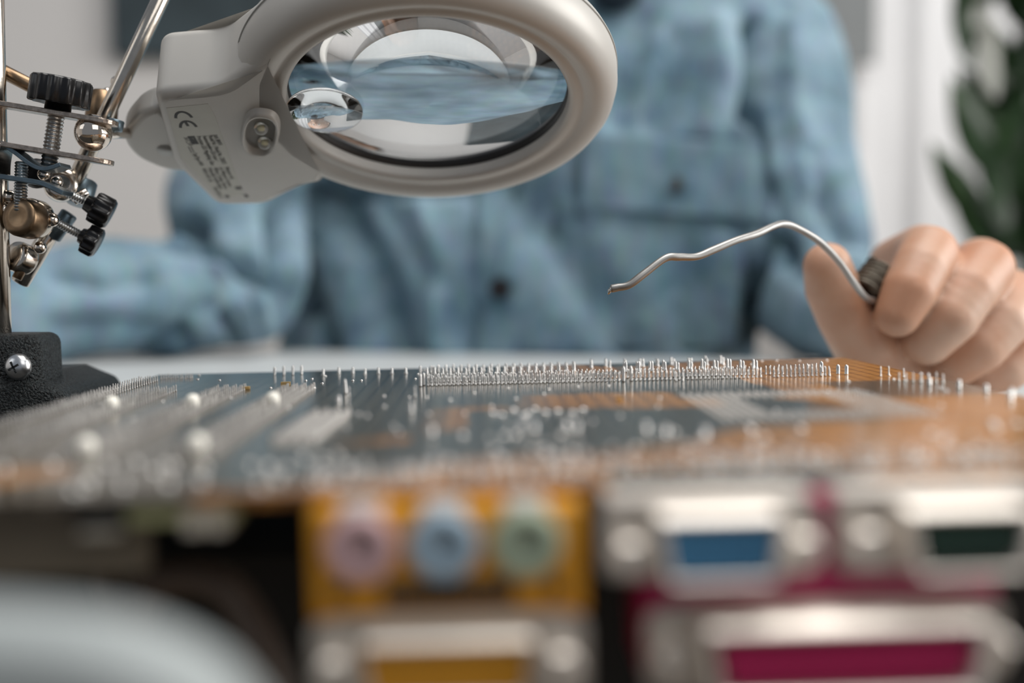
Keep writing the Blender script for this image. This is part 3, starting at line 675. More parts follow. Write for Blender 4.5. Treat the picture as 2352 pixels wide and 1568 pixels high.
strip([onp(*Z(*p), 0) for p in ((278, 362), (314, 416))], .95 * S)
strip([onp(*Z(*p), 0) for p in ((318, 700), (362, 786))], .3 * S); strip([onp(*Z(*p), 0) for p in ((352, 697), (396, 782))], .3 * S)
strip([onp(*Z(*p), 0) for p in ((352, 556), (418, 668))], 2.4 * S, 'battery_symbol')
strip([onp(*Z(*p), 0) for p in ((372, 575), (388, 603))], .4 * S, 'battery_symbol', M['sticker']); strip([onp(*Z(*p), 0) for p in ((396, 622), (412, 650))], .4 * S, 'battery_symbol', M['sticker'])
for p in ((1000, 1255), (845, 1372), (1110, 1365)): strip([onp(*Z(*p), 0), onp(*Z(p[0] + 22, p[1] + 38), 0)], (2.2 if p[0] == 1000 else 1.4) * S, 'label_mark', M['ink_light'])
# LED pod
pc = Vector(onp(598, 302, 0)); el = sup
def ringo(name, rx, ry, w0, w1, thick, m, parent, ang=R(12)):
    bm = bmesh.new(); mx = Matrix.Translation((pc.x, pc.y, 0)) @ Matrix.Rotation(ang, 4, 'Z'); n = 56
    prf = [(1.10, w0), (1.02, (w0 + w1) / 2), (.98, w1), (1 - thick, w1 - .1 * (w1 - w0)), (1 - thick * 1.5, w0)]
    rr = []
    for k_, z in prf: rr.append([bm.verts.new(mx @ Vector((x, y, z))) for x, y in sup(rx * k_, ry * k_, 2.6, n)])
    for i in range(len(rr) - 1):
        for k in range(n): bm.faces.new((rr[i][k], rr[i][(k + 1) % n], rr[i + 1][(k + 1) % n], rr[i + 1][k]))
    bm.faces.new(rr[-1]); return fin(name, bm, m, parent, True)
pod = ringo('led_pod', 5.7 * S, 12.8 * S, 0, -2.4 * S, .12, M['plastic'], mg)
for p in ((600, 291), (608, 324)):
    c2 = onp(*p, -.5); mx = Matrix.Translation((*c2, -.1 * S)) @ Matrix.Rotation(math.pi, 4, 'X')
    bm = bmesh.new(); lathe(bm, [(2.3 * S, 0), (2.3 * S, 1.2 * S), (2.0 * S, 2.2 * S), (1.2 * S, 3.0 * S), (.1 * S, 3.3 * S)], 24, mx); fin('led', bm, M['led'], pod, True)
    bm = bmesh.new(); lathe(bm, [(.8 * S, .6 * S), (.8 * S, 1.2 * S), (.3 * S, 1.3 * S)], 12, mx); fin('led_chip', bm, M['phosphor'], pod, True)

# ------------------------------------------------------------------ helping hand stand
sd = thing('helping_hand_stand', 'black cast iron stand with nickel rods, clamps and black knobs at the left edge', 'stand', P(-10, 920, .375).xy.to_3d() + Vector((0, 0, 0.0)))
SI = Matrix.Translation(-sd.location)
def sp(px, py, d): return P(px, py, d) - sd.location
def sfin(name, bm, m, parent=None, smooth=True): return fin(name, bm, m, parent or sd, smooth)
D0 = .37
# base: an upright block and a low foot
bx0 = sp(-95, 770, D0).x; bx1 = sp(84, 770, D0).x; zt_ = sp(30, 768, D0).z; yc = sp(0, 850, D0 + .012).y
bm = bmesh.new(); poly = [(bx0, 0), (bx1 + .0012, 0), (bx1, zt_), (bx0, zt_)]
prism(bm, poly, yc - .011, yc + .011, FR); base = sfin('base_block', bm, M['cast']); bevel(base, .0035, 5)
fz = sp(120, 868, D0 + .01).z; fx = sp(176, 870, D0 + .01).x
bm = bmesh.new(); prism(bm, [(bx0 - .02, 0), (fx + .001, 0), (fx - .001, fz * .86), (bx1 - .004, fz * 1.05), (bx0 - .02, fz)], yc - .012, yc + .045, FR); o = sfin('base_foot', bm, M['cast']); bevel(o, .003, 5)
# phillips screw on the block
sc_ = sp(42, 842, .3705); sc_.y = yc - .0108
bm = bmesh.new(); mx = Matrix.Translation(sc_) @ Matrix.Rotation(R(90), 4, 'X') @ Matrix.Rotation(R(-8), 4, 'Y')
lathe(bm, [(4.2 * S, -.5 * S), (4.3 * S, .4 * S), (4.05 * S, 1.5 * S), (3.3 * S, 2.5 * S), (2.1 * S, 3.1 * S), (.9 * S, 3.35 * S), (.05 * S, 3.4 * S)], 40, mx)
so = sfin('screw', bm, M['screwmetal'], base); 
bm = bmesh.new()
for a in (28, 118): box(bm, -1.9 * S, 1.9 * S, -.32 * S, .32 * S, 3.0 * S, 3.42 * S, mx @ Matrix.Rotation(R(a), 4, 'Z'))
sfin('screw_cross', bm, M['cast'], base, False)
# post
bm = bmesh.new(); a = sp(-9, 775, .382); b = sp(-9, -260, .382); a.y = b.y = yc; a.x = b.x = sp(4, 400, .382).x; rod(bm, a, b, 3.2 * S, 32); sfin('post', bm, M['chrome'])
# clamp frame
ang = R(-9.5); ux = Vector((math.cos(ang), 0, math.sin(ang))); uz = Vector((-math.sin(ang), 0, math.cos(ang))); uy = Vector((0, 1, 0))
CF = Matrix((ux, uy, uz)).transposed().to_4x4(); CF.translation = sp(125, 303, .3725)
def plate(z0, z1, x0, x1, w, name, m):
    bm = bmesh.new(); out = [(x0, -w), (x1 - w, -w)] + [(x1 - w + w * math.sin(R(a)), -w * math.cos(R(a))) for a in range(15, 180, 15)] + [(x1 - w, w), (x0, w)]
    prism(bm, [(x * S, y * S) for x, y in out], z0 * S, z1 * S, CF); o = sfin(name, bm, m, None, False); bevel(o, .25 * S, 2); return o
cl = plate(4.8, 6.4, -26, 19, 5.6, 'clamp_plate', M['rough_edge']); plate(-7.4, -5.8, -26, 19.5, 5.6, 'clamp_plate', M['rough_edge'])
CM = lambda x, y, z: CF @ Vector((x * S, y * S, z * S))
bm = bmesh.new(); thread(bm, CM(-.2, 0, 9.5), CM(-.2, 0, -10.8), 2.65 * S, .0011, 40); sfin('clamp_screw', bm, M['zinc'], None, False)
bm = bmesh.new(); fl = lambda a, r: 1 + (.045 * math.cos(13 * a) if r > 8 * S else 0)
lathe(bm, [(4.0 * S, 0), (4.0 * S, 2.6 * S), (7.2 * S, 2.7 * S), (8.7 * S, 2.0 * S), (9.0 * S, 2.4 * S), (9.0 * S, 9.4 * S), (8.6 * S, 10.1 * S), (7 * S, 10.3 * S)], 168, CF @ Matrix.Translation((0, 0, 6.5 * S)), rfun=fl)
sfin('clamp_knob', bm, M['knob'])
# back knob/hub washer behind the knob
bm = bmesh.new(); rod(bm, sp(230, 292, .398), sp(238, 215, .400), 5.2 * S, 32); sfin('knurled_hub', bm, M['brass'])
# bent bracket under the plates
def sheet(pts, w, t, name, m, dy=0):
    bm = bmesh.new(); P3 = [sp(px, py, .3725) for px, py in pts]; A = []; n = len(P3)
    for s_ in (0, 1):
        for i in range(n):
            t_ = (P3[min(i + 1, n - 1)] - P3[max(i - 1, 0)]).normalized(); nn = Vector((-t_.z, 0, t_.x)) * t * (s_ - .5); A.append(P3[i] + nn)
    poly = [(p.x, p.z) for p in A[:n]] + [(p.x, p.z) for p in reversed(A[n:])]
    prism(bm, poly, P3[0].y - w / 2 + dy, P3[0].y + w / 2 + dy, FR); o = sfin(name, bm, m, None, False); bevel(o, .2 * S, 2); return o
def curve2(pts, n=6):
    return [(v.x, v.y) for v in spline([Vector((x, y, 0)) for x, y in pts], n)]
sheet(curve2([(14, 330), (45, 352), (85, 382), (115, 390), (150, 380)]), .009, .0013, 'bent_bracket', M['steel_blue'])
sheet(curve2([(4, 400), (6, 370), (14, 332)], 4), .010, .0014, 'bent_bracket', M['chrome'])
sheet(curve2([(-40, 405), (15, 408), (30, 410), (70, 416), (110, 424), (155, 445)]), .009, .0015, 'bent_bracket', M['steel_blue'])
bm = bmesh.new(); thread(bm, sp(50, 372, .3725), sp(46, 486, .3725), 2.1 * S, .0009, 36); sfin('clamp_screw', bm, M['zinc'], None, False)
bm = bmesh.new(); mx = axis_mx(sp(90, 400, .385), sp(60, 392, .372)); lathe(bm, [(4.5 * S, 0), (4.8 * S, 3 * S), (3 * S, 5 * S)], 24, mx); sfin('knurled_hub', bm, M['black_con'])
# big washer ends
def disc(px, py, d, r, h, m, tiltx, tilty, name='pivot_disc', seg=40):
    mx = Matrix.Translation(sp(px, py, d)) @ Matrix.Rotation(R(tiltx), 4, 'X') @ Matrix.Rotation(R(tilty), 4, 'Y')
    bm = bmesh.new(); lathe(bm, [(r * .88, 0), (r * .97, h * .08), (r, h * .2), (r, h * .85), (r * .93, h), (r * .5, h * 1.01), (r * .2, h * .97)], seg, mx); return sfin(name, bm, m)
disc(140, 428, .392, 5.4 * S, 6 * S, M['chrome'], 84, 20); disc(80, 508, .378, 6.0 * S, 8 * S, M['brass'], 82, -16)
disc(92, 506, .386, 6.2 * S, 7 * S, M['chrome'], 82, -16)
bm = bmesh.new(); rod(bm, sp(195, 415, .396), sp(180, 470, .394), 4.2 * S, 24); sfin('joint_sleeve', bm, M['steel_blue'])
# diagonal arm rod, behind the clamp, with the crocodile clip arm below
bm = bmesh.new(); rod(bm, sp(420, -110, .392), sp(168, 425, .392), 2.7 * S, 28); sfin('arm_rod', bm, M['chrome'])
bm = bmesh.new(); rod(bm, sp(128, 512, .392), sp(45, 650, .392), 3.0 * S, 28); ar = sfin('arm_rod', bm, M['chrome'])
disc(66, 600, .388, 5.0 * S, 6 * S, M['chrome'], 70, -25, 'clip_collar')
bm = bmesh.new(); rod(bm, sp(75, 570, .386), sp(38, 640, .384), 1.6 * S, 20); sfin('clip_jaw', bm, M['brass'])
bm = bmesh.new(); bmesh.ops.create_uvsphere(bm, u_segments=20, v_segments=12, radius=2.0 * S, matrix=Matrix.Translation(sp(268, 188, .396))); bmesh.ops.create_uvsphere(bm, u_segments=20, v_segments=12, radius=1.6 * S, matrix=Matrix.Translation(sp(246, 212, .397))); sfin('set_screw', bm, M['ballchrome'])
bm = bmesh.new(); rod(bm, sp(268, 275, .388), sp(262, 300, .388), 2.6 * S, 20); sfin('joint_sleeve', bm, M['steel_blue'])
# small thumb screws
def tknob(p_sc, p_kn, r, h, d, rs=1.5):
    a = sp(*p_sc, d); b = sp(*p_kn, d + .002); dr = (b - a).normalized()
    bm = bmesh.new(); thread(bm, a, b, rs * S, .0008, 24); sfin('thumb_screw', bm, M['zinc'], None, False)
    bm = bmesh.new(); lathe(bm, [(r * .5, -h * .35), (r * .6, 0), (r * .96, .05 * h), (r, h * .2), (r, h * .85), (r * .9, h), (r * .4, h * 1.02)], 96, axis_mx(b, b + dr), rfun=lambda a_, rr: 1 + (.06 * math.cos(10 * a_) if rr > r * .9 else 0)); sfin('thumb_knob', bm, M['knob'])
tknob((150, 440), (212, 472), 5.0 * S, 6.5 * S, .385); tknob((110, 500), (196, 545), 4.9 * S, 4.6 * S, .386)
bm = bmesh.new(); rod(bm, sp(160, 490, .392), sp(120, 545, .392), 2.8 * S, 18); sfin('joint_sleeve', bm, M['steel_blue'])
bm = bmesh.new(); rod(bm, sp(-20, 150, .382), sp(100, 212, .384), 2.3 * S, 20); sfin('clip_arm', bm, M['brass'])
bm = bmesh.new(); rod(bm, sp(200, 440, .39), sp(168, 462, .388), 1.5 * S, 16); sfin('joint_pin', bm, M['chrome'])
for (px, py, r) in ((25, 452, 2.2), (20, 482, 2.2), (100, 400, 2.0), (130, 418, 2.0), (120, 505, 2.2), (92, 568, 2.0)):
    bm = bmesh.new(); bmesh.ops.create_uvsphere(bm, u_segments=20, v_segments=12, radius=r * S, matrix=Matrix.Translation(sp(px, py, .379))); sfin('rivet', bm, M['ballchrome'])

# ------------------------------------------------------------------ solder wire
wp = [(1403, 663, .370), (1418, 660, .370), (1445, 654, .370), (1480, 628, .371), (1528, 593, .373), (1560, 590, .375), (1600, 589, .378), (1640, 573, .381), (1690, 552, .385), (1738, 537, .390), (1775, 520, .395), (1800, 514, .399), (1828, 522, .403), (1880, 553, .410), (1925, 598, .418), (1958, 645, .425), (1985, 680, .433), (2005, 690, .442)]
sw = thing('solder_wire', 'bent silver solder wire poking out of a small dark coil held in the hand', 'solder wire', P(2010, 648, .455))
wl = [P(*p) - sw.location for p in wp]; sm = spline(wl, 8); nsm = len(sm)
bm = bmesh.new(); tube(bm, sm, [(.00122 + .00005 * math.sin(i * .37)) * (0.8 if i == 0 else 1) for i in range(nsm)], 16); fin('wire_strand', bm, M['solder'], sw, True)
bm = bmesh.new(); t0 = (wl[1] - wl[0]).normalized(); tube(bm, [wl[0] + t0 * .0004, wl[0] - t0 * .0004 + Vector((0, 0, -.0006)), wl[0] - t0 * .0008 + Vector((0, 0, -.0016))], [.0008, .0007, .0002], 8); fin('wire_tip', bm, M['pin'], sw, True)
ax = (RIGHT * .62 + UP * .66 + FWD * .25).normalized(); e1 = (UP - ax * UP.dot(ax)).normalized(); e2 = ax.cross(e1); pts = []
for k in range(7 * 28 + 1):
    a = k / 28 * 2 * math.pi; r = 6.8 * S + .4 * S * math.sin(k * .11); pts.append(ax * (-6 * S + 12 * S * k / (7 * 28)) + (e1 * math.cos(a) + e2 * math.sin(a)) * r)
bm = bmesh.new(); tube(bm, pts, .95 * S, 10); fin('wire_coil', bm, M['soldercoil'], sw, True)
bm = bmesh.new(); lathe(bm, [(6.3 * S, -5.6 * S), (6.3 * S, 5.6 * S)], 32, axis_mx(Vector((0, 0, 0)), ax)); fin('coil_core', bm, M['soldercoil'], sw, True)

# ------------------------------------------------------------------ person
pe = thing('person', 'person in blue denim shirt sitting behind the table holding solder wire in one hand', 'person', (0.03, 0.98, ZF))
def pl3(lst): return [(P(x, y, d), r * S) for x, y, d, r in lst]
hand = [
    pl3([(1900, 612, .452, 9.3), (1912, 660, .455, 10.6), (1940, 720, .459, 11.2), (1985, 785, .466, 13), (2045, 835, .478, 14), (2120, 845, .500, 16), (2150, 800, .540, 19)]),    # thumb
    pl3([(2062, 722, .444, 8.6), (2088, 668, .445, 10.2), (2112, 618, .450, 10.6), (2132, 584, .458, 11.4), (2118, 580, .480, 11.5), (2060, 612, .515, 12.5), (2070, 650, .545, 15)]),       # index
    pl3([(2130, 782, .455, 9.6), (2180, 728, .452, 11.0), (2222, 668, .456, 11.0), (2262, 618, .466, 11.6), (2250, 612, .490, 12), (2190, 650, .525, 13.5), (2150, 680, .548, 16)]), # middle
    pl3([(2195, 836, .466, 9.2), (2250, 795, .463, 10.4), (2300, 740, .466, 10.8), (2342, 690, .478, 11.2), (2325, 680, .500, 11.5), (2260, 700, .532, 13), (2170, 720, .555, 17)]),   # ring
    pl3([(2262, 868, .476, 7.8), (2310, 850, .476, 8.8), (2360, 815, .480, 9.4), (2395, 775, .490, 9.8), (2370, 750, .510, 10.5), (2290, 760, .540, 13), (2180, 760, .560, 16)]),   # little
    pl3([(2080, 820, .490, 11), (2150, 840, .488, 13), (2210, 842, .500, 12), (2290, 820, .515, 12)]),                              # heel of the palm
    pl3([(2060, 780, .48, 12), (2110, 760, .49, 13), (2160, 790, .49, 14), (2230, 800, .50, 12)]),
    pl3([(2150, 760, .555, 20), (2110, 745, .585, 21), (2050, 728, .66, 22), (1960, 702, .76, 24)]),                                      # wrist, forearm
]
lh = [pl3([(-60, 690, .78, 28), (-170, 700, .75, 20), (-230, 690, .74, 15)]), pl3([(-230, 670, .74, 13), (-300, 650, .71, 10), (-320, 680, .69, 8.5), (-280, 705, .685, 8)]),
      pl3([(-235, 700, .735, 13), (-320, 700, .71, 10), (-340, 730, .69, 8.5), (-300, 745, .685, 8)]), pl3([(-235, 725, .735, 13), (-320, 745, .715, 10), (-330, 775, .70, 8.5), (-290, 785, .69, 8)]),
      pl3([(-225, 745, .735, 12), (-290, 780, .72, 9), (-300, 800, .71, 7.5), (-260, 805, .70, 7)]), pl3([(-190, 690, .735, 12), (-200, 660, .70, 10.5), (-225, 655, .675, 9), (-250, 665, .665, 8)])]
bm = bmesh.new(); capsules(bm, hand, 16); capsules(bm, lh)
hm = remeshed(bm, .0011, 10)
pm = pe.matrix_world = Matrix.Translation(pe.location); PI_ = Matrix.Translation(-pe.location)
# body proper: arms, trunk, neck, head – joined into the same mesh
bd = [pl3([(1960, 702, .76, 24), (1845, 655, .92, 22), (1810, 400, .94, 26), (1760, 140, .975, 34)]), pl3([(-60, 695, .78, 24), (250, 700, .83, 20), (530, 660, .89, 20), (560, 450, .95, 22), (900, 110, .98, 34)]),
      pl3([(1390, 60, .99, 60), (1395, -140, .985, 52), (1395, -260, .975, 50)]), pl3([(1740, 90, .99, 34), (1390, 30, .99, 50), (930, 100, .99, 34)]),
      pl3([(1390, -430, .955, 72), (1390, -520, .975, 85), (1392, -420, .99, 70)]), pl3([(1390, -330, .925, 32), (1390, -410, .915, 30)]), pl3([(1340, 120, 1.0, 80), (1230, 500, 1.0, 85), (1190, 900, 1.0, 85)]), pl3([(1500, 120, 1.0, 80), (1350, 500, 1.0, 85), (1250, 900, 1.0, 85)]),
      pl3([(1390, -425, .882, 9), (1390, -405, .875, 10)]), pl3([(1168, -440, .965, 12), (1168, -415, .965, 10)]), pl3([(1612, -440, .965, 12), (1612, -415, .965, 10)])]
bm = bmesh.new(); capsules(bm, bd); bmm = remeshed(bm, .004, 6)
bm = bmesh.new(); bm.from_mesh(hm); bm.from_mesh(bmm)
for v in bm.verts: v.co = PI_ @ v.co
body = fin('body', bm, M['skin'], pe, True)
for (px, py, d, w_, rot) in ((1370, -462, .884, 1, 0), (1440, -462, .884, 1, 0)): pass
for px in (1335, 1445):
    bm = bmesh.new(); bmesh.ops.create_uvsphere(bm, u_segments=20, v_segments=12, radius=.0115, matrix=PI_ @ Matrix.Translation(P(px, -465, .895))); fin('eye', bm, M['peg'], body, True)
    bm = bmesh.new(); bmesh.ops.create_uvsphere(bm, u_segments=16, v_segments=10, radius=.0058, matrix=PI_ @ Matrix.Translation(P(px, -465, .886))); fin('iris', bm, M['button'], body, True)
bm = bmesh.new(); tube(bm, [PI_ @ P(1345, -358, .897), PI_ @ P(1390, -354, .890), PI_ @ P(1435, -358, .897)], [.002, .0045, .002], 10); fin('mouth', bm, M['nail'], body, True)
# fingernails
def nail(px, py, d, r, nx, ny):
    c = P(px, py, d); nd = (ray(px, py) * -1 + RIGHT * nx + UP * ny).normalized(); bm = bmesh.new()
    mx = PI_ @ axis_mx(c, c + nd) ; lathe(bm, [(r, -.0004), (r * .92, .0), (r * .7, .0003), (r * .35, .00045), (r * .05, .0005)], 20, mx); fin('fingernail', bm, M['nail'], body, True)
# hair
bm = bmesh.new(); capsules(bm, [pl3([(1390, -560, .985, 88), (1395, -500, 1.02, 84)]), pl3([(1200, -490, 1.0, 28), (1300, -640, .96, 34), (1480, -640, .96, 34), (1590, -490, 1.0, 28)]), pl3([(1395, -420, 1.045, 55), (1395, -340, 1.03, 48)])])
hm2 = remeshed(bm, .004, 4)
for v in hm2.vertices: v.co = (PI_ @ v.co) + noise.noise_vector(v.co * 60) * .004
link('hair', hm2, M['hair'], pe, True)
# undershirt and lower body
bm = bmesh.new(); capsules(bm, [pl3([(1412, -60, .925, 26), (1415, -36, .890, 21)]), pl3([(1400, -85, .985, 58), (1395, 40, .985, 66), (1380, 120, .985, 66)])]); us = remeshed(bm, .004, 4)
for v in us.vertices: v.co = PI_ @ v.co
link('undershirt', us, M['navy'], pe, True)
hip = Vector((.02, 1.03, -.24)); ch_ = []
for s_ in (-1, 1):
    ch_.append([(hip + Vector((s_ * .07, 0, 0)), .10), (hip + Vector((s_ * .12, -.24, -.02)), .078), (hip + Vector((s_ * .14, -.42, -.03)), .065), (Vector((hip.x + s_ * .14, .58, ZF + .12)), .048)])
    ch_.append([(Vector((hip.x + s_ * .14, .58, ZF + .06)), .042), (Vector((hip.x + s_ * .15, .46, ZF + .036)), .035)])
ch_.append([(hip + Vector((0, .01, .10)), .12), (hip + Vector((0, 0, .0)), .12)])
bm = bmesh.new(); capsules(bm, ch_); tm = remeshed(bm, .008, 3)
for v in tm.vertices: v.co = PI_ @ v.co
link('trousers', tm, M['trousers'], pe, True)
stl = thing('stool', 'round wooden stool under the person', 'stool', (.02, 1.05, ZF))
bm = bmesh.new(); lathe(bm, [(.17, .345), (.18, .355), (.18, .375), (.17, .38)], 40); fin('seat', bm, M['wood'], stl, True)
for a in range(4):
    c_ = math.cos(R(45 + 90 * a)); s_ = math.sin(R(45 + 90 * a)); bm = bmesh.new(); rod(bm, Vector((c_ * .16, s_ * .16, 0)), Vector((c_ * .11, s_ * .11, .35)), .014); fin('leg', bm, M['wood'], stl, True)

# ---- shirt: torso loft + sleeves, remeshed, then folded
def torso(bm):
    rows = [(-95, 1395, 75, .985, 62), (-60, 1392, 210, .985, 72), (-20, 1385, 360, .985, 82), (60, 1375, 440, .985, 92), (200, 1330, 455, .968, 102), (330, 1275, 475, .968, 104), (480, 1215, 515, .978, 106), (600, 1185, 545, .980, 106), (720, 1172, 545, .982, 106), (830, 1165, 550, .988, 106), (1000, 1180, 530, 1.0, 110), (1250, 1185, 510, 1.03, 114), (1500, 1190, 490, 1.03, 118)]
    rings = []; n = 56
    for (y, cx, hw, d, hd) in rows:
        c = P(cx, y, d); rx = hw / F * d; tw = R(-12)
        ring = []
        for x_, y_ in sup(rx, hd * S, 2.5, n):
            q = Vector((x_, y_)); q.rotate(Matrix.Rotation(tw, 2)); ring.append(bm.verts.new((c.x + q.x, c.y + q.y, c.z)))
        rings.append(ring)
    for i in range(len(rings) - 1):
        for k in range(n): bm.faces.new((rings[i][k], rings[i][(k + 1) % n], rings[i + 1][(k + 1) % n], rings[i + 1][k]))
    bm.faces.new(rings[0]); bm.faces.new(rings[-1])
bm = bmesh.new(); torso(bm)
capsules(bm, [pl3([(1715, 60, .985, 60), (1765, 115, .96, 58), (1800, 300, .935, 54), (1836, 470, .895, 51), (1850, 545, .885, 49), (1832, 640, .925, 46), (1880, 690, .87, 42), (1960, 712, .76, 37), (2020, 726, .69, 34), (2062, 730, .635, 32)]),
              pl3([(950, 80, .985, 62), (850, 140, .965, 60), (650, 330, .94, 56), (550, 470, .915, 53), (560, 636, .875, 50), (400, 690, .84, 44), (220, 694, .81, 40.5), (40, 700, .785, 39), (-60, 702, .775, 38)])])
shm = remeshed(bm, .0042, 6)
creases = [  # image polylines, width px, depth mm (positive digs in)
    ([(380, 540), (470, 556), (560, 610), (660, 700)], 20, 12), ([(1722, 60), (1732, 130), (1724, 215), (1718, 260)], 17, 10), ([(1195, 440), (1290, 560), (1360, 680), (1440, 800)], 38, 9), ([(1330, 520), (1380, 640), (1440, 700)], 25, 4),
    ([(760, 470), (850, 590), (900, 720), (930, 810)], 42, 10), ([(660, 470), (670, 620), (730, 800)], 34, 11), ([(970, 470), (1000, 600), (1010, 790)], 24, -5), ([(880, 480), (960, 560), (1000, 640)], 26, 5),
    ([(540, 640), (590, 700), (600, 780)], 16, 8), ([(500, 600), (560, 660), (585, 760)], 18, -6), ([(385, 520), (450, 520)], 22, 14), ([(330, 820), (390, 790), (420, 770)], 18, 5), ([(120, 620), (240, 660), (330, 640)], 24, 4), ([(140, 760), (260, 740), (380, 760)], 22, 4),
    ([(1560, 80), (1540, 200), (1500, 280)], 30, 5), ([(1640, 60), (1660, 190), (1620, 300)], 30, -5), ([(1480, 40), (1440, 160), (1420, 280)], 30, 4), ([(1810, 80), (1830, 250), (1870, 420)], 30, -5), ([(1860, 350), (1900, 480), (1940, 560)], 24, 5), ([(1760, 420), (1790, 560)], 24, 5),
    ([(1088, 440), (1084, 640), (1086, 815)], 7, 4), ([(1560, 560), (1600, 680), (1590, 790)], 30, 5), ([(1660, 540), (1665, 800)], 14, -5), ([(1735, 250), (1742, 400), (1736, 520)], 12, 6), ([(1745, 540), (1735, 640), (1715, 800)], 22, 11), ([(1790, 560), (1830, 620), (1900, 660)], 26, 9), ([(720, 430), (900, 445), (1060, 440)], 14, 5), ([(1330, 300), (1326, 480)], 9, 5), ([(1330, 492), (1560, 508), (1740, 524)], 9, 5), ([(642, 480), (650, 640), (655, 800)], 24, 9), ([(480, 700), (420, 740), (440, 800)], 20, 4), ([(520, 730), (560, 800)], 12, 9)]
segs = []
for pts_, w_, dp in creases:
    for i in range(len(pts_) - 1): segs.append((Vector(pts_[i]), Vector(pts_[i + 1]), w_, dp))
CB = [(p_, w_, d_, (min(a[0] for a in p_) - 3 * w_, max(a[0] for a in p_) + 3 * w_, min(a[1] for a in p_) - 3 * w_, max(a[1] for a in p_) + 3 * w_)) for p_, w_, d_ in creases]
NRM = [v.normal.copy() for v in shm.vertices]; newco = []
for v in shm.vertices:
    co = v.co
    px, py, d = pix(co)
    nrm = NRM[v.index]
    off = noise.noise(co * 9) * .008 + noise.noise(Vector((co.x * 24, co.y * 24, co.z * 12))) * .0062 + noise.noise(co * 60) * .0012
    facing = -nrm.dot((co - CAM).normalized())
    if facing > .05 and d < 1.02:
        q = Vector((px, py)); tot = 0
        for pts_, w_, dp, bb in CB:
            if px < bb[0] or px > bb[1] or py < bb[2] or py > bb[3]: continue
            dm = 1e9
            for i in range(len(pts_) - 1):
                a = Vector(pts_[i]); ab = Vector(pts_[i + 1]) - a; t = max(0, min(1, (q - a).dot(ab) / ab.length_squared)); dd = (q - (a + ab * t)).length
                if dd < dm: dm = dd
            if dm < 3 * w_: tot += dp * 2.1 * S * math.exp(-(dm / w_) ** 2)
        off -= tot * min(1, facing * 2)
    newco.extend(PI_ @ (co + nrm * off))
shm.vertices.foreach_set('co', newco)
shirt = link('shirt', shm, M['denim'], pe, True)
cols = None
shm.update()
bvh = BVHTree.FromPolygons([v.co.copy() for v in shm.vertices], [tuple(p.vertices) for p in shm.polygons])
Lcam = PI_ @ CAM
def hit(px, py):
    dr = ray(px, py).normalized(); h = bvh.ray_cast(Lcam, dr)
    return h[0], dr
def patch(name, corners, th, nx=24, ny=16, m='denim', off=.0022, smooth_=True):
    bm = bmesh.new(); G = [[None] * (nx + 1) for _ in range(ny + 1)]; K = [[None] * (nx + 1) for _ in range(ny + 1)]
    a, b, c, d_ = [Vector(p) for p in corners]; dist = {}
    for j in range(ny + 1):
        for i in range(nx + 1):
            u = i / nx; v_ = j / ny; p = a.lerp(b, u).lerp(d_.lerp(c, u), v_); h, dr = hit(p.x, p.y)
            dist[i, j] = ((h - Lcam).length if h else .87, dr)
    for _ in range(5):
        nd = {}
        for (i, j), (l, dr) in dist.items():
            nb = [dist[k][0] for k in ((i - 1, j), (i + 1, j), (i, j - 1), (i, j + 1)) if k in dist]; nd[i, j] = ((l + sum(nb)) / (1 + len(nb)), dr)
        dist = nd
    for j in range(ny + 1):
        for i in range(nx + 1):
            l, dr = dist[i, j]; G[j][i] = bm.verts.new(Lcam + dr * (l - off - th)); K[j][i] = bm.verts.new(Lcam + dr * (l + .004))
    for j in range(ny):
        for i in range(nx):
            bm.faces.new((G[j][i], G[j][i + 1], G[j + 1][i + 1], G[j + 1][i])); bm.faces.new((K[j][i], K[j + 1][i], K[j + 1][i + 1], K[j][i + 1]))
    edge = [(0, i) for i in range(nx + 1)] + [(j, nx) for j in range(1, ny + 1)] + [(ny, i) for i in range(nx - 1, -1, -1)] + [(j, 0) for j in range(ny - 1, 0, -1)]
    for k in range(len(edge)):
        e, f_ = edge[k], edge[(k + 1) % len(edge)]; bm.faces.new((G[e[0]][e[1]], K[e[0]][e[1]], K[f_[0]][f_[1]], G[f_[0]][f_[1]]))
    o = fin(name, bm, M[m], shirt, True); bevel(o, .0008, 2, 40); return o
patch('chest_pocket', [(1352, 420), (1728, 440), (1690, 800), (1360, 800)], .0006, 20, 20, off=.0010)
patch('pocket_flap', [(1345, 306), (1750, 330), (1736, 506), (1336, 474)], .0050, 28, 14, off=.0035)
patch('placket', [(1300, 60), (1400, 60), (1178, 815), (1090, 815)], .0012, 8, 40, off=.001)
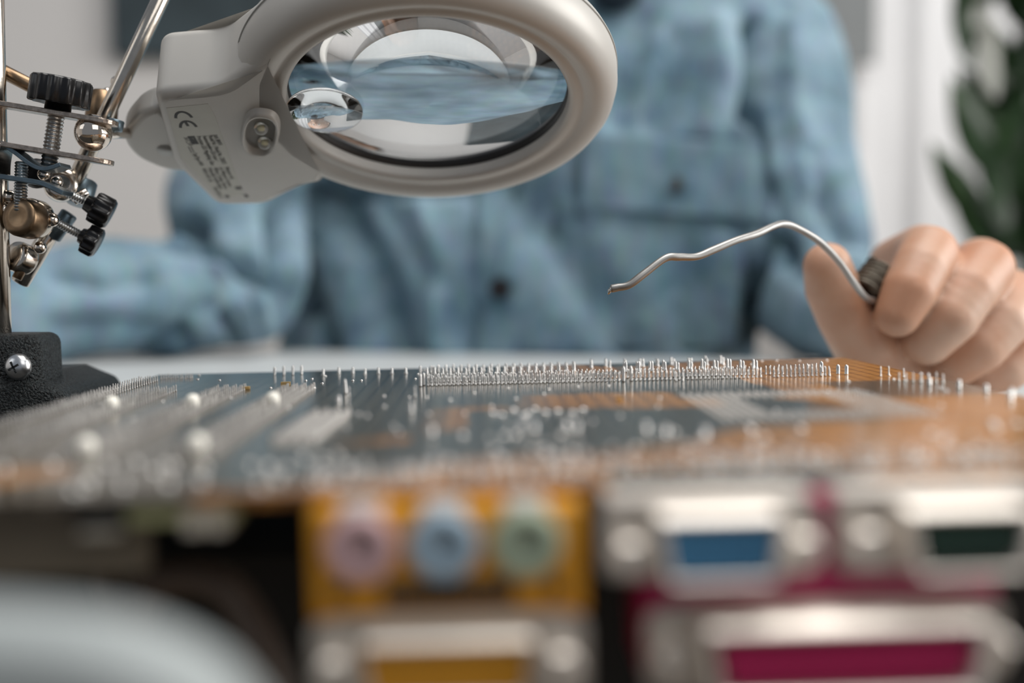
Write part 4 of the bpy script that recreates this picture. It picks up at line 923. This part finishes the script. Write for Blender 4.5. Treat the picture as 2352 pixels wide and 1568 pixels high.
def sbutton(px, py, r, m, name='shirt_button'):
    h, dr = hit(px, py); c = h - dr * .0075; bm = bmesh.new()
    lathe(bm, [(r, -.004), (r, .0006), (r * .85, .0013), (r * .7, .0009), (r * .2, .0009)], 28, axis_mx(c, c - dr)); fin(name, bm, M[m], shirt, True)
sbutton(1148, 662, .0078, 'button'); sbutton(1243, 330, .0068, 'button'); sbutton(1548, 424, .0068, 'stud')
# collar wings near the neck
for s_ in (-1, 1):
    bm = bmesh.new(); pts_ = [(1400 + s_ * 20, 15), (1400 + s_ * 150, -110), (1400 + s_ * 230, -60), (1400 + s_ * 130, 70)]
    f_ = [bm.verts.new(PI_ @ P(*p, .895)) for p in pts_]; g_ = [bm.verts.new(PI_ @ P(*p, .90)) for p in pts_]
    bm.faces.new(f_); bm.faces.new(list(reversed(g_)))
    for i in range(4): bm.faces.new((f_[i], f_[(i + 1) % 4], g_[(i + 1) % 4], g_[i]))
    fin('collar', bm, M['denim'], shirt)

# ------------------------------------------------------------------ light
wd = bpy.data.worlds.new('world'); SC.world = wd; wd.use_nodes = True
wd.node_tree.nodes['Background'].inputs[0].default_value = (0.80, 0.88, 1.0, 1); wd.node_tree.nodes['Background'].inputs[1].default_value = 0.23
def area(name, loc, tgt, sx, sy, en, col):
    ld = bpy.data.lights.new(name, 'AREA'); ld.shape = 'RECTANGLE'; ld.size = sx; ld.size_y = sy; ld.energy = en; ld.color = col
    o = bpy.data.objects.new(name, ld); COL.objects.link(o); o.location = loc; o.rotation_euler = (Vector(tgt) - Vector(loc)).to_track_quat('-Z', 'Y').to_euler(); return o
area('window_light', (2.84, .45, .8), (0, .7, .0), 2.0, 1.7, 75, (1.0, .98, .95))
area('front_window_light', (1.2, -1.6, 1.5), (0, .7, .1), 1.6, 1.4, 11, (1.0, .97, .93))
area('left_fill_light', (-2.2, -.9, 1.4), (0, .8, 0), 1.2, 1.2, 4, (.95, .98, 1.0))  # added weak fill from behind left; the left wall has no window
area('overhead_fill_light', (.4, .35, 1.7), (.1, .7, 0), 1.3, 1.3, 33, (1.0, .97, .93))  # added overhead fill to brighten the port tops; the room has no ceiling
vs = SC.view_settings; vs.view_transform = 'Standard'; vs.look = 'None'; vs.gamma = 1; vs.use_curve_mapping = False; vs.exposure = 0.0
